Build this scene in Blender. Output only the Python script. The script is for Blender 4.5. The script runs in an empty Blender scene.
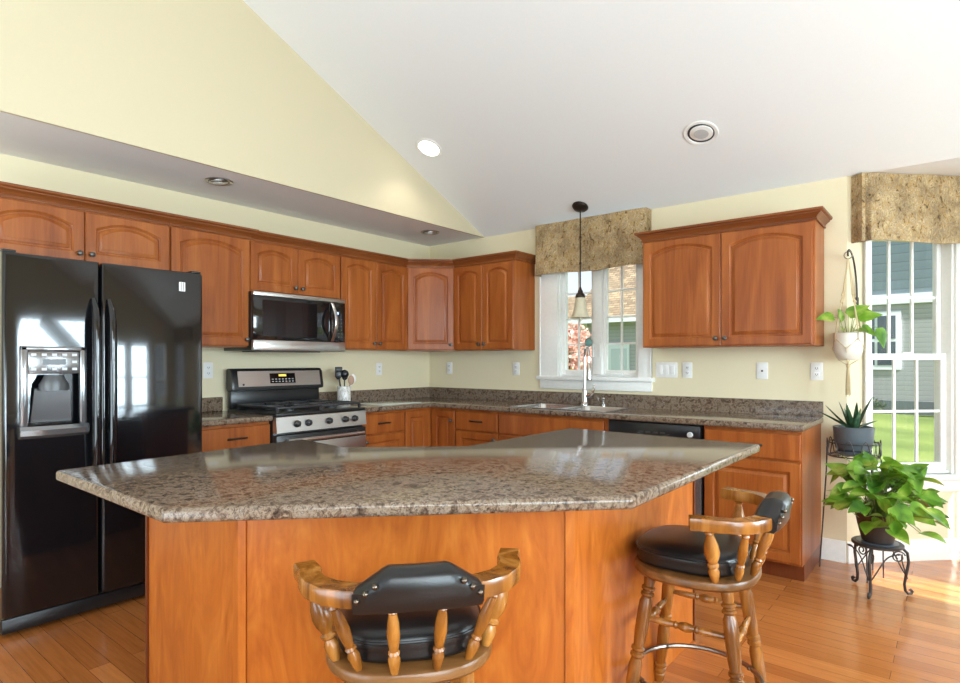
import bpy, bmesh, math, random
from mathutils import Vector, Matrix

random.seed(7)
scene = bpy.context.scene
COL = scene.collection
PI = math.pi
S2 = math.sqrt(0.5)

# ------------------------------------------------------------------ camera
cam_d = bpy.data.cameras.new('camera')
cam = bpy.data.objects.new('camera', cam_d)
COL.objects.link(cam)
cam.location = (4.194, -4.370, 1.2735)
cam.rotation_euler = (PI / 2, 0, 0.6792)
cam_d.sensor_width = 36.0
cam_d.lens = 591.47 / 960 * 36
cam_d.shift_y = (361.6 - 341.5) / 960
cam_d.clip_start = 0.05
cam_d.clip_end = 200
scene.camera = cam

# ------------------------------------------------------------------ exposure
vs = scene.view_settings
vs.view_transform = 'Standard'
vs.look = 'None'
vs.gamma = 1.0
vs.use_curve_mapping = False
vs.exposure = 0.06
scene.cycles.max_bounces = 8
scene.cycles.diffuse_bounces = 5
scene.cycles.glossy_bounces = 4
scene.cycles.transparent_max_bounces = 12
scene.cycles.sample_clamp_indirect = 6.0
scene.cycles.caustics_reflective = False
scene.cycles.caustics_refractive = False
scene.cycles.use_denoising = True

# ------------------------------------------------------------------ sky
world = bpy.data.worlds.new('sky')
scene.world = world
world.use_nodes = True
wt = world.node_tree
wt.nodes.clear()
wo = wt.nodes.new('ShaderNodeOutputWorld')
wb = wt.nodes.new('ShaderNodeBackground')
wc = wt.nodes.new('ShaderNodeTexCoord')
wsep = wt.nodes.new('ShaderNodeSeparateXYZ')
wr = wt.nodes.new('ShaderNodeValToRGB')
wr.color_ramp.elements[0].position = 0.0
wr.color_ramp.elements[0].color = (0.66, 0.73, 0.82, 1)
wr.color_ramp.elements[1].position = 0.6
wr.color_ramp.elements[1].color = (0.48, 0.57, 0.74, 1)
wn = wt.nodes.new('ShaderNodeTexNoise')
wn.inputs['Scale'].default_value = 5.0
wn.inputs['Detail'].default_value = 6.0
wcr = wt.nodes.new('ShaderNodeValToRGB')
wcr.color_ramp.elements[0].position = 0.52
wcr.color_ramp.elements[1].position = 0.68
wm = wt.nodes.new('ShaderNodeMixRGB')
wm.inputs['Color2'].default_value = (0.60, 0.62, 0.66, 1)
wt.links.new(wc.outputs['Generated'], wsep.inputs[0])
wt.links.new(wsep.outputs['Z'], wr.inputs[0])
wt.links.new(wc.outputs['Generated'], wn.inputs['Vector'])
wt.links.new(wn.outputs[0], wcr.inputs[0])
wt.links.new(wcr.outputs[0], wm.inputs['Fac'])
wt.links.new(wr.outputs[0], wm.inputs['Color1'])
wt.links.new(wm.outputs[0], wb.inputs['Color'])
wb.inputs['Strength'].default_value = 1.6
wt.links.new(wb.outputs[0], wo.inputs['Surface'])

# ------------------------------------------------------------------ sun, daylight and added fill lamps
sun_d = bpy.data.lights.new('sun', 'SUN')
sun_d.energy = 15.0
sun_d.angle = 0.005
sun_d.color = (1.0, 0.97, 0.92)
sun = bpy.data.objects.new('sun', sun_d)
COL.objects.link(sun)
SUN_EL = math.radians(39)
sdir = Vector((-0.986 * math.cos(SUN_EL), 0.17 * math.cos(SUN_EL), -math.sin(SUN_EL)))
sun.rotation_euler = sdir.to_track_quat('-Z', 'Y').to_euler()
sun.location = (12, -1, 6)


def area(name, loc, target, sx, sy, power, color=(1, 1, 1)):
    d = bpy.data.lights.new(name, 'AREA')
    d.shape = 'RECTANGLE'
    d.size = sx
    d.size_y = sy
    d.energy = power
    d.color = color
    o = bpy.data.objects.new(name, d)
    COL.objects.link(o)
    o.location = loc
    o.rotation_euler = (Vector(target) - Vector(loc)).to_track_quat('-Z', 'Y').to_euler()
    return o


area('daylight_right_windows', (6.62, -1.78, 1.65), (0.0, -1.9, 0.2), 2.0, 1.7, 470, (0.72, 0.88, 1.0))
area('added_fill_right', (6.75, -4.5, 1.5), (1.5, -3.6, 0.1), 1.9, 1.8, 180, (0.72, 0.88, 1.0))  # fill lamp added outside the door to brighten the left cabinets
area('daylight_bay_window', (5.15, 1.0, 1.45), (4.0, -1.2, 1.1), 1.1, 1.7, 55, (0.76, 0.90, 1.0))
area('added_fill_left_wall', (5.3, -5.0, 1.9), (0.2, -2.2, 1.5), 1.6, 1.2, 55, (0.78, 0.91, 1.0))  # added fill lamp, aimed to lift the dim left wall
area('added_fill_rear', (3.4, -7.6, 1.9), (2.2, 0.0, 1.3), 4.6, 2.2, 45, (0.70, 0.87, 1.0))  # fill lamp added inside the room, standing in for daylight from behind
area('added_fill_ceiling', (2.6, -5.6, 0.9), (2.0, -3.6, 4.2), 2.0, 1.6, 65, (0.68, 0.86, 1.0))  # upward fill lamp added to brighten the ceiling


# ------------------------------------------------------------------ materials
class NT:
    def __init__(self, name):
        self.m = bpy.data.materials.new(name)
        self.m.use_nodes = True
        self.t = self.m.node_tree
        self.b = self.t.nodes['Principled BSDF']
        self.out = self.t.nodes['Material Output']

    def n(self, typ, **kw):
        nd = self.t.nodes.new(typ)
        for k, v in kw.items():
            if hasattr(nd, k):
                setattr(nd, k, v)
            else:
                nd.inputs[k].default_value = v
        return nd

    def l(self, a, b):
        self.t.links.new(a, b)

    def set(self, **kw):
        for k, v in kw.items():
            self.b.inputs[k].default_value = v

    def coords(self, scale=(1, 1, 1), rnd=False):
        tc = self.n('ShaderNodeTexCoord')
        mp = self.n('ShaderNodeMapping')
        mp.inputs['Scale'].default_value = scale
        self.l(tc.outputs['Object'], mp.inputs['Vector'])
        if rnd:
            oi = self.n('ShaderNodeObjectInfo')
            mu = self.n('ShaderNodeMath', operation='MULTIPLY')
            mu.inputs[1].default_value = 37.0
            self.l(oi.outputs['Random'], mu.inputs[0])
            cb = self.n('ShaderNodeCombineXYZ')
            for i in range(3):
                self.l(mu.outputs[0], cb.inputs[i])
            self.l(cb.outputs[0], mp.inputs['Location'])
        return mp.outputs['Vector']

    def ramp(self, fac, stops):
        r = self.n('ShaderNodeValToRGB')
        e = r.color_ramp.elements
        while len(e) < len(stops):
            e.new(0.5)
        for i, (p, c) in enumerate(stops):
            e[i].position = p
            e[i].color = (*c, 1)
        self.l(fac, r.inputs['Fac'])
        return r.outputs['Color']

    def noise(self, vec, scale, detail=4, dist=0.0, rough=0.5):
        nd = self.n('ShaderNodeTexNoise')
        nd.inputs['Scale'].default_value = scale
        nd.inputs['Detail'].default_value = detail
        nd.inputs['Distortion'].default_value = dist
        nd.inputs['Roughness'].default_value = rough
        self.l(vec, nd.inputs['Vector'])
        return nd.outputs[0]

    def mix(self, a, b, fac, mode='MIX'):
        nd = self.n('ShaderNodeMixRGB', blend_type=mode)
        if isinstance(fac, (int, float)):
            nd.inputs['Fac'].default_value = fac
        else:
            self.l(fac, nd.inputs['Fac'])
        for v, k in ((a, 'Color1'), (b, 'Color2')):
            if isinstance(v, tuple):
                nd.inputs[k].default_value = (*v, 1)
            else:
                self.l(v, nd.inputs[k])
        return nd.outputs['Color']

    def bump(self, h, strength=0.1, dist=0.01):
        bp = self.n('ShaderNodeBump')
        bp.inputs['Strength'].default_value = strength
        bp.inputs['Distance'].default_value = dist
        self.l(h, bp.inputs['Height'])
        self.l(bp.outputs[0], self.b.inputs['Normal'])

    def color(self, c):
        self.l(c, self.b.inputs['Base Color'])


def srgb(r, g, b):
    def f(v):
        v /= 255.0
        return v / 12.92 if v <= 0.04045 else ((v + 0.055) / 1.055) ** 2.4
    return (f(r), f(g), f(b))


def plain(name, c, rough=0.5, metal=0.0, coat=0.0, bump=None):
    t = NT(name)
    t.set(**{'Base Color': (*c, 1), 'Roughness': rough, 'Metallic': metal, 'Coat Weight': coat})
    v = t.coords()
    nz = t.noise(v, bump[0] if bump else 40.0, 3)
    col = t.mix(c, tuple(x * (0.97 if rough >= 0.7 else 0.88) for x in c), nz)
    t.color(col)
    if bump:
        t.bump(nz, bump[1], bump[2])
    return t.m


def wood(name, dark, mid, light, rough=0.36, coat=0.10, axis=2, figure=1.0, grain=0.6, along=0.9, spec=0.28):
    t = NT(name)
    sc = [9.0, 9.0, 9.0]
    sc[axis] = along
    v = t.coords(tuple(sc), rnd=True)
    big = t.noise(v, 0.9, 5, 1.2 * figure, 0.55)
    sf = [120.0, 120.0, 120.0]
    sf[axis] = 5.0
    v2 = t.coords(tuple(sf), rnd=True)
    fine = t.noise(v2, 1.0, 3, 0.2)
    c = t.ramp(big, [(0.28, dark), (0.5, mid), (0.75, light)])
    c2 = t.ramp(fine, [(0.35, (0.80, 0.76, 0.72)), (0.62, (1, 1, 1))])
    t.color(t.mix(c, c2, grain, 'MULTIPLY'))
    t.set(**{'Roughness': rough, 'Coat Weight': coat, 'Coat Roughness': 0.25, 'Specular IOR Level': spec})
    t.bump(fine, 0.04, 0.002)
    return t.m


def m_granite():
    t = NT('granite_laminate')
    v = t.coords((1, 1, 1))
    w = t.noise(v, 9.0, 3)
    vm = t.n('ShaderNodeVectorMath', operation='MULTIPLY_ADD')
    t.l(w, vm.inputs[0])
    vm.inputs[1].default_value = (0.06, 0.06, 0.06)
    t.l(v, vm.inputs[2])
    a = t.noise(vm.outputs[0], 40.0, 9, 0.5, 0.76)
    b = t.noise(v, 120.0, 5, 0.3, 0.6)
    c = t.ramp(a, [(0.32, srgb(46, 37, 32)), (0.41, srgb(82, 66, 55)), (0.48, srgb(116, 96, 79)),
                   (0.54, srgb(146, 129, 112)), (0.60, srgb(92, 75, 62)), (0.70, srgb(182, 172, 160))])
    d = t.ramp(b, [(0.36, (0.40, 0.34, 0.30)), (0.48, (1, 0.98, 0.95)), (0.60, (1, 1, 1)), (0.70, (1.0, 1.0, 1.0))])
    t.color(t.mix(c, d, 0.85, 'MULTIPLY'))
    t.set(**{'Roughness': 0.12, 'Specular IOR Level': 0.5, 'IOR': 1.42})
    return t.m


def m_floor():
    t = NT('hardwood_strips')
    v = t.coords((1, 1, 1))
    br = t.n('ShaderNodeTexBrick')
    br.offset = 0.37
    br.offset_frequency = 2
    br.inputs['Color1'].default_value = (*srgb(196, 122, 64), 1)
    br.inputs['Color2'].default_value = (*srgb(164, 96, 47), 1)
    br.inputs['Mortar'].default_value = (*srgb(112, 62, 30), 1)
    br.inputs['Scale'].default_value = 1.0
    br.inputs['Mortar Size'].default_value = 0.0012
    br.inputs['Mortar Smooth'].default_value = 0.2
    br.inputs['Bias'].default_value = -0.1
    br.inputs['Brick Width'].default_value = 0.86
    br.inputs['Row Height'].default_value = 0.083
    t.l(v, br.inputs['Vector'])
    v2 = t.coords((1.6, 34, 1))
    g = t.noise(v2, 2.0, 6, 0.8, 0.6)
    gc = t.ramp(g, [(0.3, (0.72, 0.68, 0.62)), (0.6, (1, 1, 1))])
    t.color(t.mix(br.outputs['Color'], gc, 0.8, 'MULTIPLY'))
    t.set(**{'Roughness': 0.22, 'Coat Weight': 0.25, 'Coat Roughness': 0.12})
    t.bump(br.outputs['Fac'], -0.15, 0.002)
    return t.m


def m_fabric():
    t = NT('mottled_valance_fabric')
    v = t.coords((1, 1, 1))
    vr = t.coords((1.0, 1.0, 0.6))
    a = t.noise(vr, 34.0, 5, 1.1, 0.66)
    b = t.noise(v, 62.0, 4, 0.4, 0.6)
    g = t.noise(v, 7.0, 2, 0.3, 0.5)
    c = t.ramp(a, [(0.30, srgb(66, 54, 44)), (0.38, srgb(124, 98, 64)), (0.44, srgb(192, 158, 98)), (0.50, srgb(150, 130, 108)),
                   (0.56, srgb(212, 184, 134)), (0.61, srgb(128, 106, 74)), (0.70, srgb(226, 208, 172))])
    d = t.ramp(b, [(0.36, (0.42, 0.38, 0.34)), (0.47, (1, 1, 1))])
    e = t.ramp(g, [(0.38, (0.66, 0.64, 0.62)), (0.56, (1, 1, 1))])
    t.color(t.mix(t.mix(c, d, 0.3, 'MULTIPLY'), e, 0.9, 'MULTIPLY'))
    t.set(Roughness=0.75)
    t.bump(b, 0.15, 0.004)
    return t.m


def m_glass():
    t = NT('window_glass')
    tr = t.n('ShaderNodeBsdfTransparent')
    tr.inputs[0].default_value = (0.97, 0.985, 0.98, 1)
    gl = t.n('ShaderNodeBsdfGlossy')
    gl.inputs['Roughness'].default_value = 0.02
    lw_ = t.n('ShaderNodeLayerWeight')
    lw_.inputs['Blend'].default_value = 0.5
    pw = t.n('ShaderNodeMath', operation='POWER')
    t.l(lw_.outputs['Facing'], pw.inputs[0])
    pw.inputs[1].default_value = 4.0
    fr = t.n('ShaderNodeMath', operation='MULTIPLY_ADD')
    t.l(pw.outputs[0], fr.inputs[0])
    fr.inputs[1].default_value = 0.6
    fr.inputs[2].default_value = 0.025
    mx = t.n('ShaderNodeMixShader')
    t.l(fr.outputs[0], mx.inputs[0])
    t.l(tr.outputs[0], mx.inputs[1])
    t.l(gl.outputs[0], mx.inputs[2])
    t.l(mx.outputs[0], t.out.inputs['Surface'])
    return t.m


def m_siding(name, c, pitch):
    t = NT(name)
    v = t.coords()
    sp = t.n('ShaderNodeSeparateXYZ')
    t.l(v, sp.inputs[0])
    mu = t.n('ShaderNodeMath', operation='DIVIDE')
    t.l(sp.outputs['Z'], mu.inputs[0])
    mu.inputs[1].default_value = pitch
    fr = t.n('ShaderNodeMath', operation='FRACT')
    t.l(mu.outputs[0], fr.inputs[0])
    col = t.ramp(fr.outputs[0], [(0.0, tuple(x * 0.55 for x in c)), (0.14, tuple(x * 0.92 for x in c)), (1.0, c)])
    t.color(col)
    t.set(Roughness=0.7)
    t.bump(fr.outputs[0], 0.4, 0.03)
    return t.m


def m_shingle(name, c1, c2, w, h):
    t = NT(name)
    tc = t.n('ShaderNodeTexCoord')
    sp = t.n('ShaderNodeSeparateXYZ')
    t.l(tc.outputs['Object'], sp.inputs[0])
    cb = t.n('ShaderNodeCombineXYZ')
    t.l(sp.outputs['X'], cb.inputs[0])
    t.l(sp.outputs['Z'], cb.inputs[1])
    br = t.n('ShaderNodeTexBrick')
    br.inputs['Color1'].default_value = (*c1, 1)
    br.inputs['Color2'].default_value = (*c2, 1)
    br.inputs['Mortar'].default_value = (*tuple(x * 0.5 for x in c2), 1)
    br.inputs['Scale'].default_value = 1
    br.inputs['Mortar Size'].default_value = 0.012
    br.inputs['Brick Width'].default_value = w
    br.inputs['Row Height'].default_value = h
    t.l(cb.outputs[0], br.inputs['Vector'])
    nz = t.noise(cb.outputs[0], 3.0, 5)
    t.color(t.mix(br.outputs['Color'], t.ramp(nz, [(0.3, (0.7, 0.7, 0.7)), (0.65, (1, 1, 1))]), 0.7, 'MULTIPLY'))
    t.set(Roughness=0.85)
    return t.m


def m_leaf(name, a, b, c, scale=18.0):
    t = NT(name)
    v = t.coords()
    n = t.noise(v, scale, 4, 0.8)
    t.color(t.ramp(n, [(0.36, a), (0.52, b), (0.68, c)]))
    t.set(**{'Roughness': 0.36, 'Subsurface Weight': 0.0})
    # light passes through the thin blade
    tl = t.n('ShaderNodeBsdfTranslucent')
    tl.inputs[0].default_value = (*tuple(min(1, x * 1.3) for x in b), 1)
    mx = t.n('ShaderNodeMixShader')
    mx.inputs[0].default_value = 0.3
    t.l(t.b.outputs[0], mx.inputs[1])
    t.l(tl.outputs[0], mx.inputs[2])
    t.l(mx.outputs[0], t.out.inputs['Surface'])
    return t.m


def m_emit(name, c, s):
    t = NT(name)
    t.set(**{'Base Color': (*c, 1), 'Emission Color': (*c, 1), 'Emission Strength': s})
    return t.m


def m_marble():
    t = NT('white_marble')
    v = t.coords((14, 14, 6))
    n = t.noise(v, 1.4, 5, 2.2)
    t.color(t.ramp(n, [(0.40, srgb(236, 234, 228)), (0.49, srgb(170, 164, 156)), (0.53, srgb(226, 222, 216)), (0.7, srgb(242, 240, 236))]))
    t.set(Roughness=0.25)
    return t.m


def m_grass():
    t = NT('lawn_grass')
    v = t.coords()
    a = t.noise(v, 0.35, 4, 0.5)
    b = t.noise(v, 14.0, 4)
    c = t.ramp(a, [(0.35, srgb(86, 106, 44)), (0.55, srgb(110, 128, 56)), (0.7, srgb(130, 142, 76))])
    t.color(t.mix(c, t.ramp(b, [(0.35, (0.6, 0.65, 0.55)), (0.6, (1, 1, 1))]), 0.7, 'MULTIPLY'))
    t.set(Roughness=0.9)
    return t.m


def m_steel(name, c, rough, axis=0):
    t = NT(name)
    sc = [200, 200, 200]
    sc[axis] = 2
    v = t.coords(tuple(sc))
    n = t.noise(v, 1.0, 3)
    t.color(t.mix(c, tuple(x * 0.85 for x in c), n))
    t.set(**{'Metallic': 1.0, 'Roughness': rough})
    return t.m


M = {}
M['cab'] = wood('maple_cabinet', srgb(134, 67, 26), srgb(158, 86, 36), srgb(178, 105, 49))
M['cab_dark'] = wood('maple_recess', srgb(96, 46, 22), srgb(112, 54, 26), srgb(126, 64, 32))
M['panel'] = wood('island_panel_wood', srgb(164, 84, 28), srgb(184, 100, 34), srgb(200, 118, 46), rough=0.34, coat=0.15, figure=2.4, grain=0.3, along=2.6)
M['crown'] = wood('maple_crown', srgb(110, 56, 24), srgb(128, 70, 33), srgb(150, 88, 46), axis=0)
M['oak'] = wood('oak_stool', srgb(84, 44, 12), srgb(152, 94, 32), srgb(204, 144, 70), rough=0.25, coat=0.4, figure=1.4, spec=0.5)
M['oak_flat'] = wood('oak_stool_seat', srgb(90, 56, 26), srgb(124, 82, 42), srgb(150, 106, 60), rough=0.3, coat=0.3, axis=0)
M['granite'] = m_granite()
M['floor'] = m_floor()
M['paint'] = plain('beige_wall_paint', srgb(230, 217, 183), 0.7, bump=(90, 0.008, 0.002))
M['paint_dimmed'] = plain('wall_paint_dimmed', srgb(208, 195, 164), 0.7, bump=(90, 0.008, 0.002))  # same paint as the walls, darkened to offset strong light on the gable
M['white'] = plain('white_ceiling_paint', srgb(238, 238, 238), 0.8, bump=(60, 0.006, 0.002))
M['trimw'] = plain('white_trim_paint', srgb(246, 244, 238), 0.4)
M['black'] = plain('black_appliance_gloss', (0.006, 0.006, 0.007), 0.09, coat=0.4)
M['blackm'] = plain('black_enamel', (0.012, 0.012, 0.013), 0.28)
M['iron'] = plain('cast_iron', (0.03, 0.03, 0.032), 0.35)
M['wire'] = plain('dark_iron_wire', (0.07, 0.062, 0.058), 0.42, metal=0.6)
M['pewter'] = plain('dark_pewter', (0.13, 0.12, 0.11), 0.35, metal=0.8)
M['bronze'] = plain('dark_bronze', (0.045, 0.032, 0.025), 0.38, metal=0.7)
M['ringm'] = plain('antique_metal', (0.30, 0.25, 0.21), 0.3, metal=1.0)
M['steel'] = m_steel('stainless_steel', (0.62, 0.61, 0.60), 0.28, 0)
M['steelv'] = m_steel('stainless_sink', (0.70, 0.70, 0.70), 0.22, 0)
M['chrome'] = plain('chrome', (0.82, 0.82, 0.83), 0.08, metal=1.0)
M['grey'] = plain('grey_dispenser', (0.30, 0.30, 0.305), 0.2, metal=0.8)
M['smoke'] = plain('smoked_glass', (0.008, 0.008, 0.009), 0.06)
M['dgrey'] = plain('dark_grey_plastic', (0.05, 0.05, 0.052), 0.3)
M['leather'] = plain('black_leather', (0.010, 0.009, 0.009), 0.30, coat=0.0, bump=(160, 0.15, 0.002))
M['stud'] = plain('dark_brass', (0.16, 0.13, 0.10), 0.3, metal=1.0)
M['fabric'] = m_fabric()
M['glass'] = m_glass()
M['plate'] = plain('white_plastic', srgb(244, 242, 238), 0.35)
M['slot'] = plain('dark_slot', (0.05, 0.045, 0.04), 0.5)
M['marble'] = m_marble()
M['board'] = plain('frosted_glass_board', srgb(206, 212, 200), 0.12)
M['shade'] = plain('alabaster_shade', srgb(206, 196, 168), 0.35)
M['digits'] = m_emit('amber_digits', (1.0, 0.75, 0.12), 0.55)
M['blue_digits'] = m_emit('blue_display', (0.45, 0.65, 1.0), 1.0)
M['lamp'] = m_emit('lamp_diffuser', (1.0, 0.97, 0.92), 6.0)
M['mark'] = plain('pale_print', srgb(200, 200, 200), 0.4)
M['potgrey'] = plain('grey_glazed_pot', srgb(84, 92, 98), 0.3, bump=(30, 0.3, 0.004))
M['potdark'] = plain('dark_brown_pot', srgb(62, 52, 48), 0.45)
M['potwhite'] = plain('white_ceramic_pot', srgb(226, 218, 204), 0.4)
M['cord'] = plain('beige_cotton_cord', srgb(200, 180, 140), 0.9)
M['soil'] = plain('potting_soil', (0.03, 0.02, 0.013), 0.95)
M['pothos'] = m_leaf('pothos_leaf', srgb(52, 98, 28), srgb(116, 160, 46), srgb(196, 206, 100), 8)
M['aloe'] = m_leaf('aloe_leaf', srgb(34, 66, 44), srgb(58, 94, 62), srgb(92, 128, 92), 22)
M['stem'] = plain('green_stem', srgb(120, 140, 70), 0.6)
M['tileblue'] = plain('slate_stand_top', srgb(92, 98, 108), 0.3)
M['grass'] = m_grass()
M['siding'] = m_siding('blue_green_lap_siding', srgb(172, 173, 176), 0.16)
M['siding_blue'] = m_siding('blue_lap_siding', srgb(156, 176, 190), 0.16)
M['shake'] = m_siding('teal_shake', srgb(116, 132, 142), 0.30)
M['roof'] = m_shingle('tan_roof_shingle', srgb(168, 148, 118), srgb(116, 98, 78), 0.34, 0.12)
M['found'] = plain('grey_foundation', srgb(98, 108, 112), 0.9)
M['exwhite'] = plain('white_exterior_trim', srgb(232, 238, 242), 0.6)
M['exglass'] = plain('dark_house_pane', srgb(74, 86, 98), 0.1)
M['blossom'] = m_leaf('pink_blossom', srgb(176, 126, 112), srgb(206, 160, 146), srgb(226, 200, 190), 2.0)
M['bush'] = m_leaf('dark_bush_leaf', srgb(40, 62, 38), srgb(62, 84, 52), srgb(92, 104, 66), 3.0)
M['bush_gold'] = m_leaf('golden_bush_leaf', srgb(150, 124, 60), srgb(190, 164, 84), srgb(210, 190, 120), 3.0)
M['bark'] = plain('tree_bark', srgb(84, 68, 58), 0.9)


# ------------------------------------------------------------------ mesh helpers
class MB:
    def __init__(self):
        self.bm = bmesh.new()

    def _join(self, other, mtx=None):
        if mtx is not None:
            bmesh.ops.transform(other, matrix=mtx, verts=other.verts)
        me = bpy.data.meshes.new('tmp')
        other.to_mesh(me)
        other.free()
        self.bm.from_mesh(me)
        bpy.data.meshes.remove(me)

    def box(self, x0, x1, y0, y1, z0, z1, bev=0.0, seg=2, mtx=None):
        b = bmesh.new()
        bmesh.ops.create_cube(b, size=1.0)
        for v in b.verts:
            v.co = Vector(((x0 + x1) / 2 + v.co.x * (x1 - x0), (y0 + y1) / 2 + v.co.y * (y1 - y0), (z0 + z1) / 2 + v.co.z * (z1 - z0)))
        if bev > 0:
            bmesh.ops.bevel(b, geom=list(b.edges), offset=bev, segments=seg, affect='EDGES', profile=0.5)
        self._join(b, mtx)
        return self

    def loops(self, loops, cap0=True, cap1=True, closed=True):
        bm = self.bm
        rows = [[bm.verts.new(p) for p in lp] for lp in loops]
        n = len(rows[0])
        for a, b in zip(rows, rows[1:]):
            for i in range(n if closed else n - 1):
                j = (i + 1) % n
                try:
                    bm.faces.new((a[i], a[j], b[j], b[i]))
                except ValueError:
                    pass
        if cap0:
            bm.faces.new(list(reversed(rows[0])))
        if cap1:
            bm.faces.new(rows[-1])
        return self

    def lathe(self, prof, n=20, mtx=None, cap0=True, cap1=True):
        b = bmesh.new()
        rows = []
        for r, z in prof:
            r = max(r, 1e-5)
            rows.append([b.verts.new((r * math.cos(2 * PI * i / n), r * math.sin(2 * PI * i / n), z)) for i in range(n)])
        for a, c in zip(rows, rows[1:]):
            for i in range(n):
                j = (i + 1) % n
                b.faces.new((a[i], a[j], c[j], c[i]))
        if cap0:
            b.faces.new(list(reversed(rows[0])))
        if cap1:
            b.faces.new(rows[-1])
        self._join(b, mtx)
        return self

    def turned(self, p0, p1, prof, n=14):
        """lathe of prof [(r, t 0..1)] along p0 -> p1"""
        p0 = Vector(p0)
        p1 = Vector(p1)
        d = p1 - p0
        L = d.length
        q = d.to_track_quat('Z', 'Y').to_matrix().to_4x4()
        return self.lathe([(r, t * L) for r, t in prof], n, Matrix.Translation(p0) @ q)

    def cyl(self, p0, p1, r0, r1=None, n=14):
        return self.turned(p0, p1, [(r0, 0), (r1 if r1 is not None else r0, 1)], n)

    def tube(self, pts, r, n=8, closed=False):
        pts = [Vector(p) for p in pts]
        m = len(pts)
        rows = []
        prev = None
        for i, p in enumerate(pts):
            if closed:
                d = pts[(i + 1) % m] - pts[i - 1]
            else:
                d = pts[min(i + 1, m - 1)] - pts[max(i - 1, 0)]
            d.normalize()
            if prev is None:
                up = Vector((0, 0, 1)) if abs(d.z) < 0.9 else Vector((1, 0, 0))
                a = d.cross(up).normalized()
            else:
                a = (prev - d * prev.dot(d)).normalized()
            prev = a
            b = d.cross(a)
            rr = r[i] if isinstance(r, (list, tuple)) else r
            rows.append([p + (a * math.cos(2 * PI * k / n) + b * math.sin(2 * PI * k / n)) * rr for k in range(n)])
        if closed:
            rows.append(rows[0])
            self.loops(rows, False, False)
            bmesh.ops.remove_doubles(self.bm, verts=self.bm.verts, dist=1e-6)
        else:
            self.loops(rows)
        return self

    def sweep(self, path, section, closed=False, scales=None):
        """section (side, up); path in 3D, swept with Z up, mitred in plan"""
        path = [Vector(p) for p in path]
        m = len(path)
        rows = []
        for i, p in enumerate(path):
            d0 = (path[i] - path[i - 1]) if (i > 0 or closed) else None
            d1 = (path[(i + 1) % m] - path[i]) if (i < m - 1 or closed) else None
            if d0 is None:
                d0 = d1
            if d1 is None:
                d1 = d0
            d0 = Vector((d0.x, d0.y, 0)).normalized()
            d1 = Vector((d1.x, d1.y, 0)).normalized()
            n0 = Vector((d0.y, -d0.x, 0))
            n1 = Vector((d1.y, -d1.x, 0))
            nn = (n0 + n1)
            nn.normalize()
            k = 1.0 / max(0.4, nn.dot(n0))
            sc = scales[i] if scales else (1, 1)
            rows.append([p + nn * (s * k * sc[0]) + Vector((0, 0, u * sc[1])) for s, u in section])
        if closed:
            rows.append(rows[0])
        self.loops(rows, not closed, not closed)
        return self

    def ellipsoid(self, c, r, u=14, v=8, mtx=None):
        b = bmesh.new()
        bmesh.ops.create_uvsphere(b, u_segments=u, v_segments=v, radius=1.0)
        for vt in b.verts:
            vt.co = Vector((c[0] + vt.co.x * r[0], c[1] + vt.co.y * r[1], c[2] + vt.co.z * r[2]))
        self._join(b, mtx)
        return self

    def poly(self, pts, z0, z1, hole=None, rnd=0.0, seg=3):
        """slab from a CCW outline, rounded outer edges, optional hole loop"""
        bm = self.bm

        def off(poly, d):
            out = []
            n = len(poly)
            for i in range(n):
                p, a, b = Vector(poly[i]), Vector(poly[i - 1]), Vector(poly[(i + 1) % n])
                e0 = (p - a).normalized()
                e1 = (b - p).normalized()
                n0 = Vector((-e0.y, e0.x))
                n1 = Vector((-e1.y, e1.x))
                nn = (n0 + n1).normalized()
                out.append(p + nn * (d / max(0.3, nn.dot(n0))))
            return out
        levels = []
        if rnd > 0:
            for k in range(seg + 1):
                a = PI / 2 * k / seg
                levels.append((rnd * (1 - math.sin(a)), z0 + rnd * (1 - math.cos(a))))
            for k in range(seg + 1):
                a = PI / 2 * k / seg
                levels.append((rnd * (1 - math.cos(a)), z1 - rnd * (1 - math.sin(a))))
        else:
            levels = [(0, z0), (0, z1)]
        rows = []
        for d, z in levels:
            rows.append([bm.verts.new((p.x, p.y, z)) for p in off(pts, d)])
        n = len(pts)
        for a, b in zip(rows, rows[1:]):
            for i in range(n):
                j = (i + 1) % n
                bm.faces.new((a[i], a[j], b[j], b[i]))

        def ring(vs):
            return [bm.edges.get((vs[i], vs[(i + 1) % len(vs)])) or bm.edges.new((vs[i], vs[(i + 1) % len(vs)])) for i in range(len(vs))]
        if hole:
            ht = [bm.verts.new((x, y, z1)) for x, y in hole]
            hb = [bm.verts.new((x, y, z0)) for x, y in hole]
            m = len(hole)
            for i in range(m):
                j = (i + 1) % m
                bm.faces.new((ht[i], ht[j], hb[j], hb[i]))
            bmesh.ops.triangle_fill(bm, edges=ring(rows[-1]) + ring(ht), use_beauty=True)
            bmesh.ops.triangle_fill(bm, edges=ring(rows[0]) + ring(hb), use_beauty=True)
        else:
            bm.faces.new(rows[-1])
            bm.faces.new(list(reversed(rows[0])))
        return self

    def build(self, name, mat, parent=None, label=None, loc=None, rotz=0.0, smooth=35, kind=None):
        bmesh.ops.recalc_face_normals(self.bm, faces=self.bm.faces)
        me = bpy.data.meshes.new(name)
        self.bm.to_mesh(me)
        self.bm.free()
        for p in me.polygons:
            p.use_smooth = True
        me.set_sharp_from_angle(angle=math.radians(smooth))
        me.materials.append(mat)
        o = bpy.data.objects.new(name, me)
        COL.objects.link(o)
        if parent is not None:
            o.parent = parent
        if loc is not None:
            o.location = loc
        o.rotation_euler = (0, 0, rotz)
        if label:
            o['label'] = label
        if kind:
            o['kind'] = kind
        return o


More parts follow.
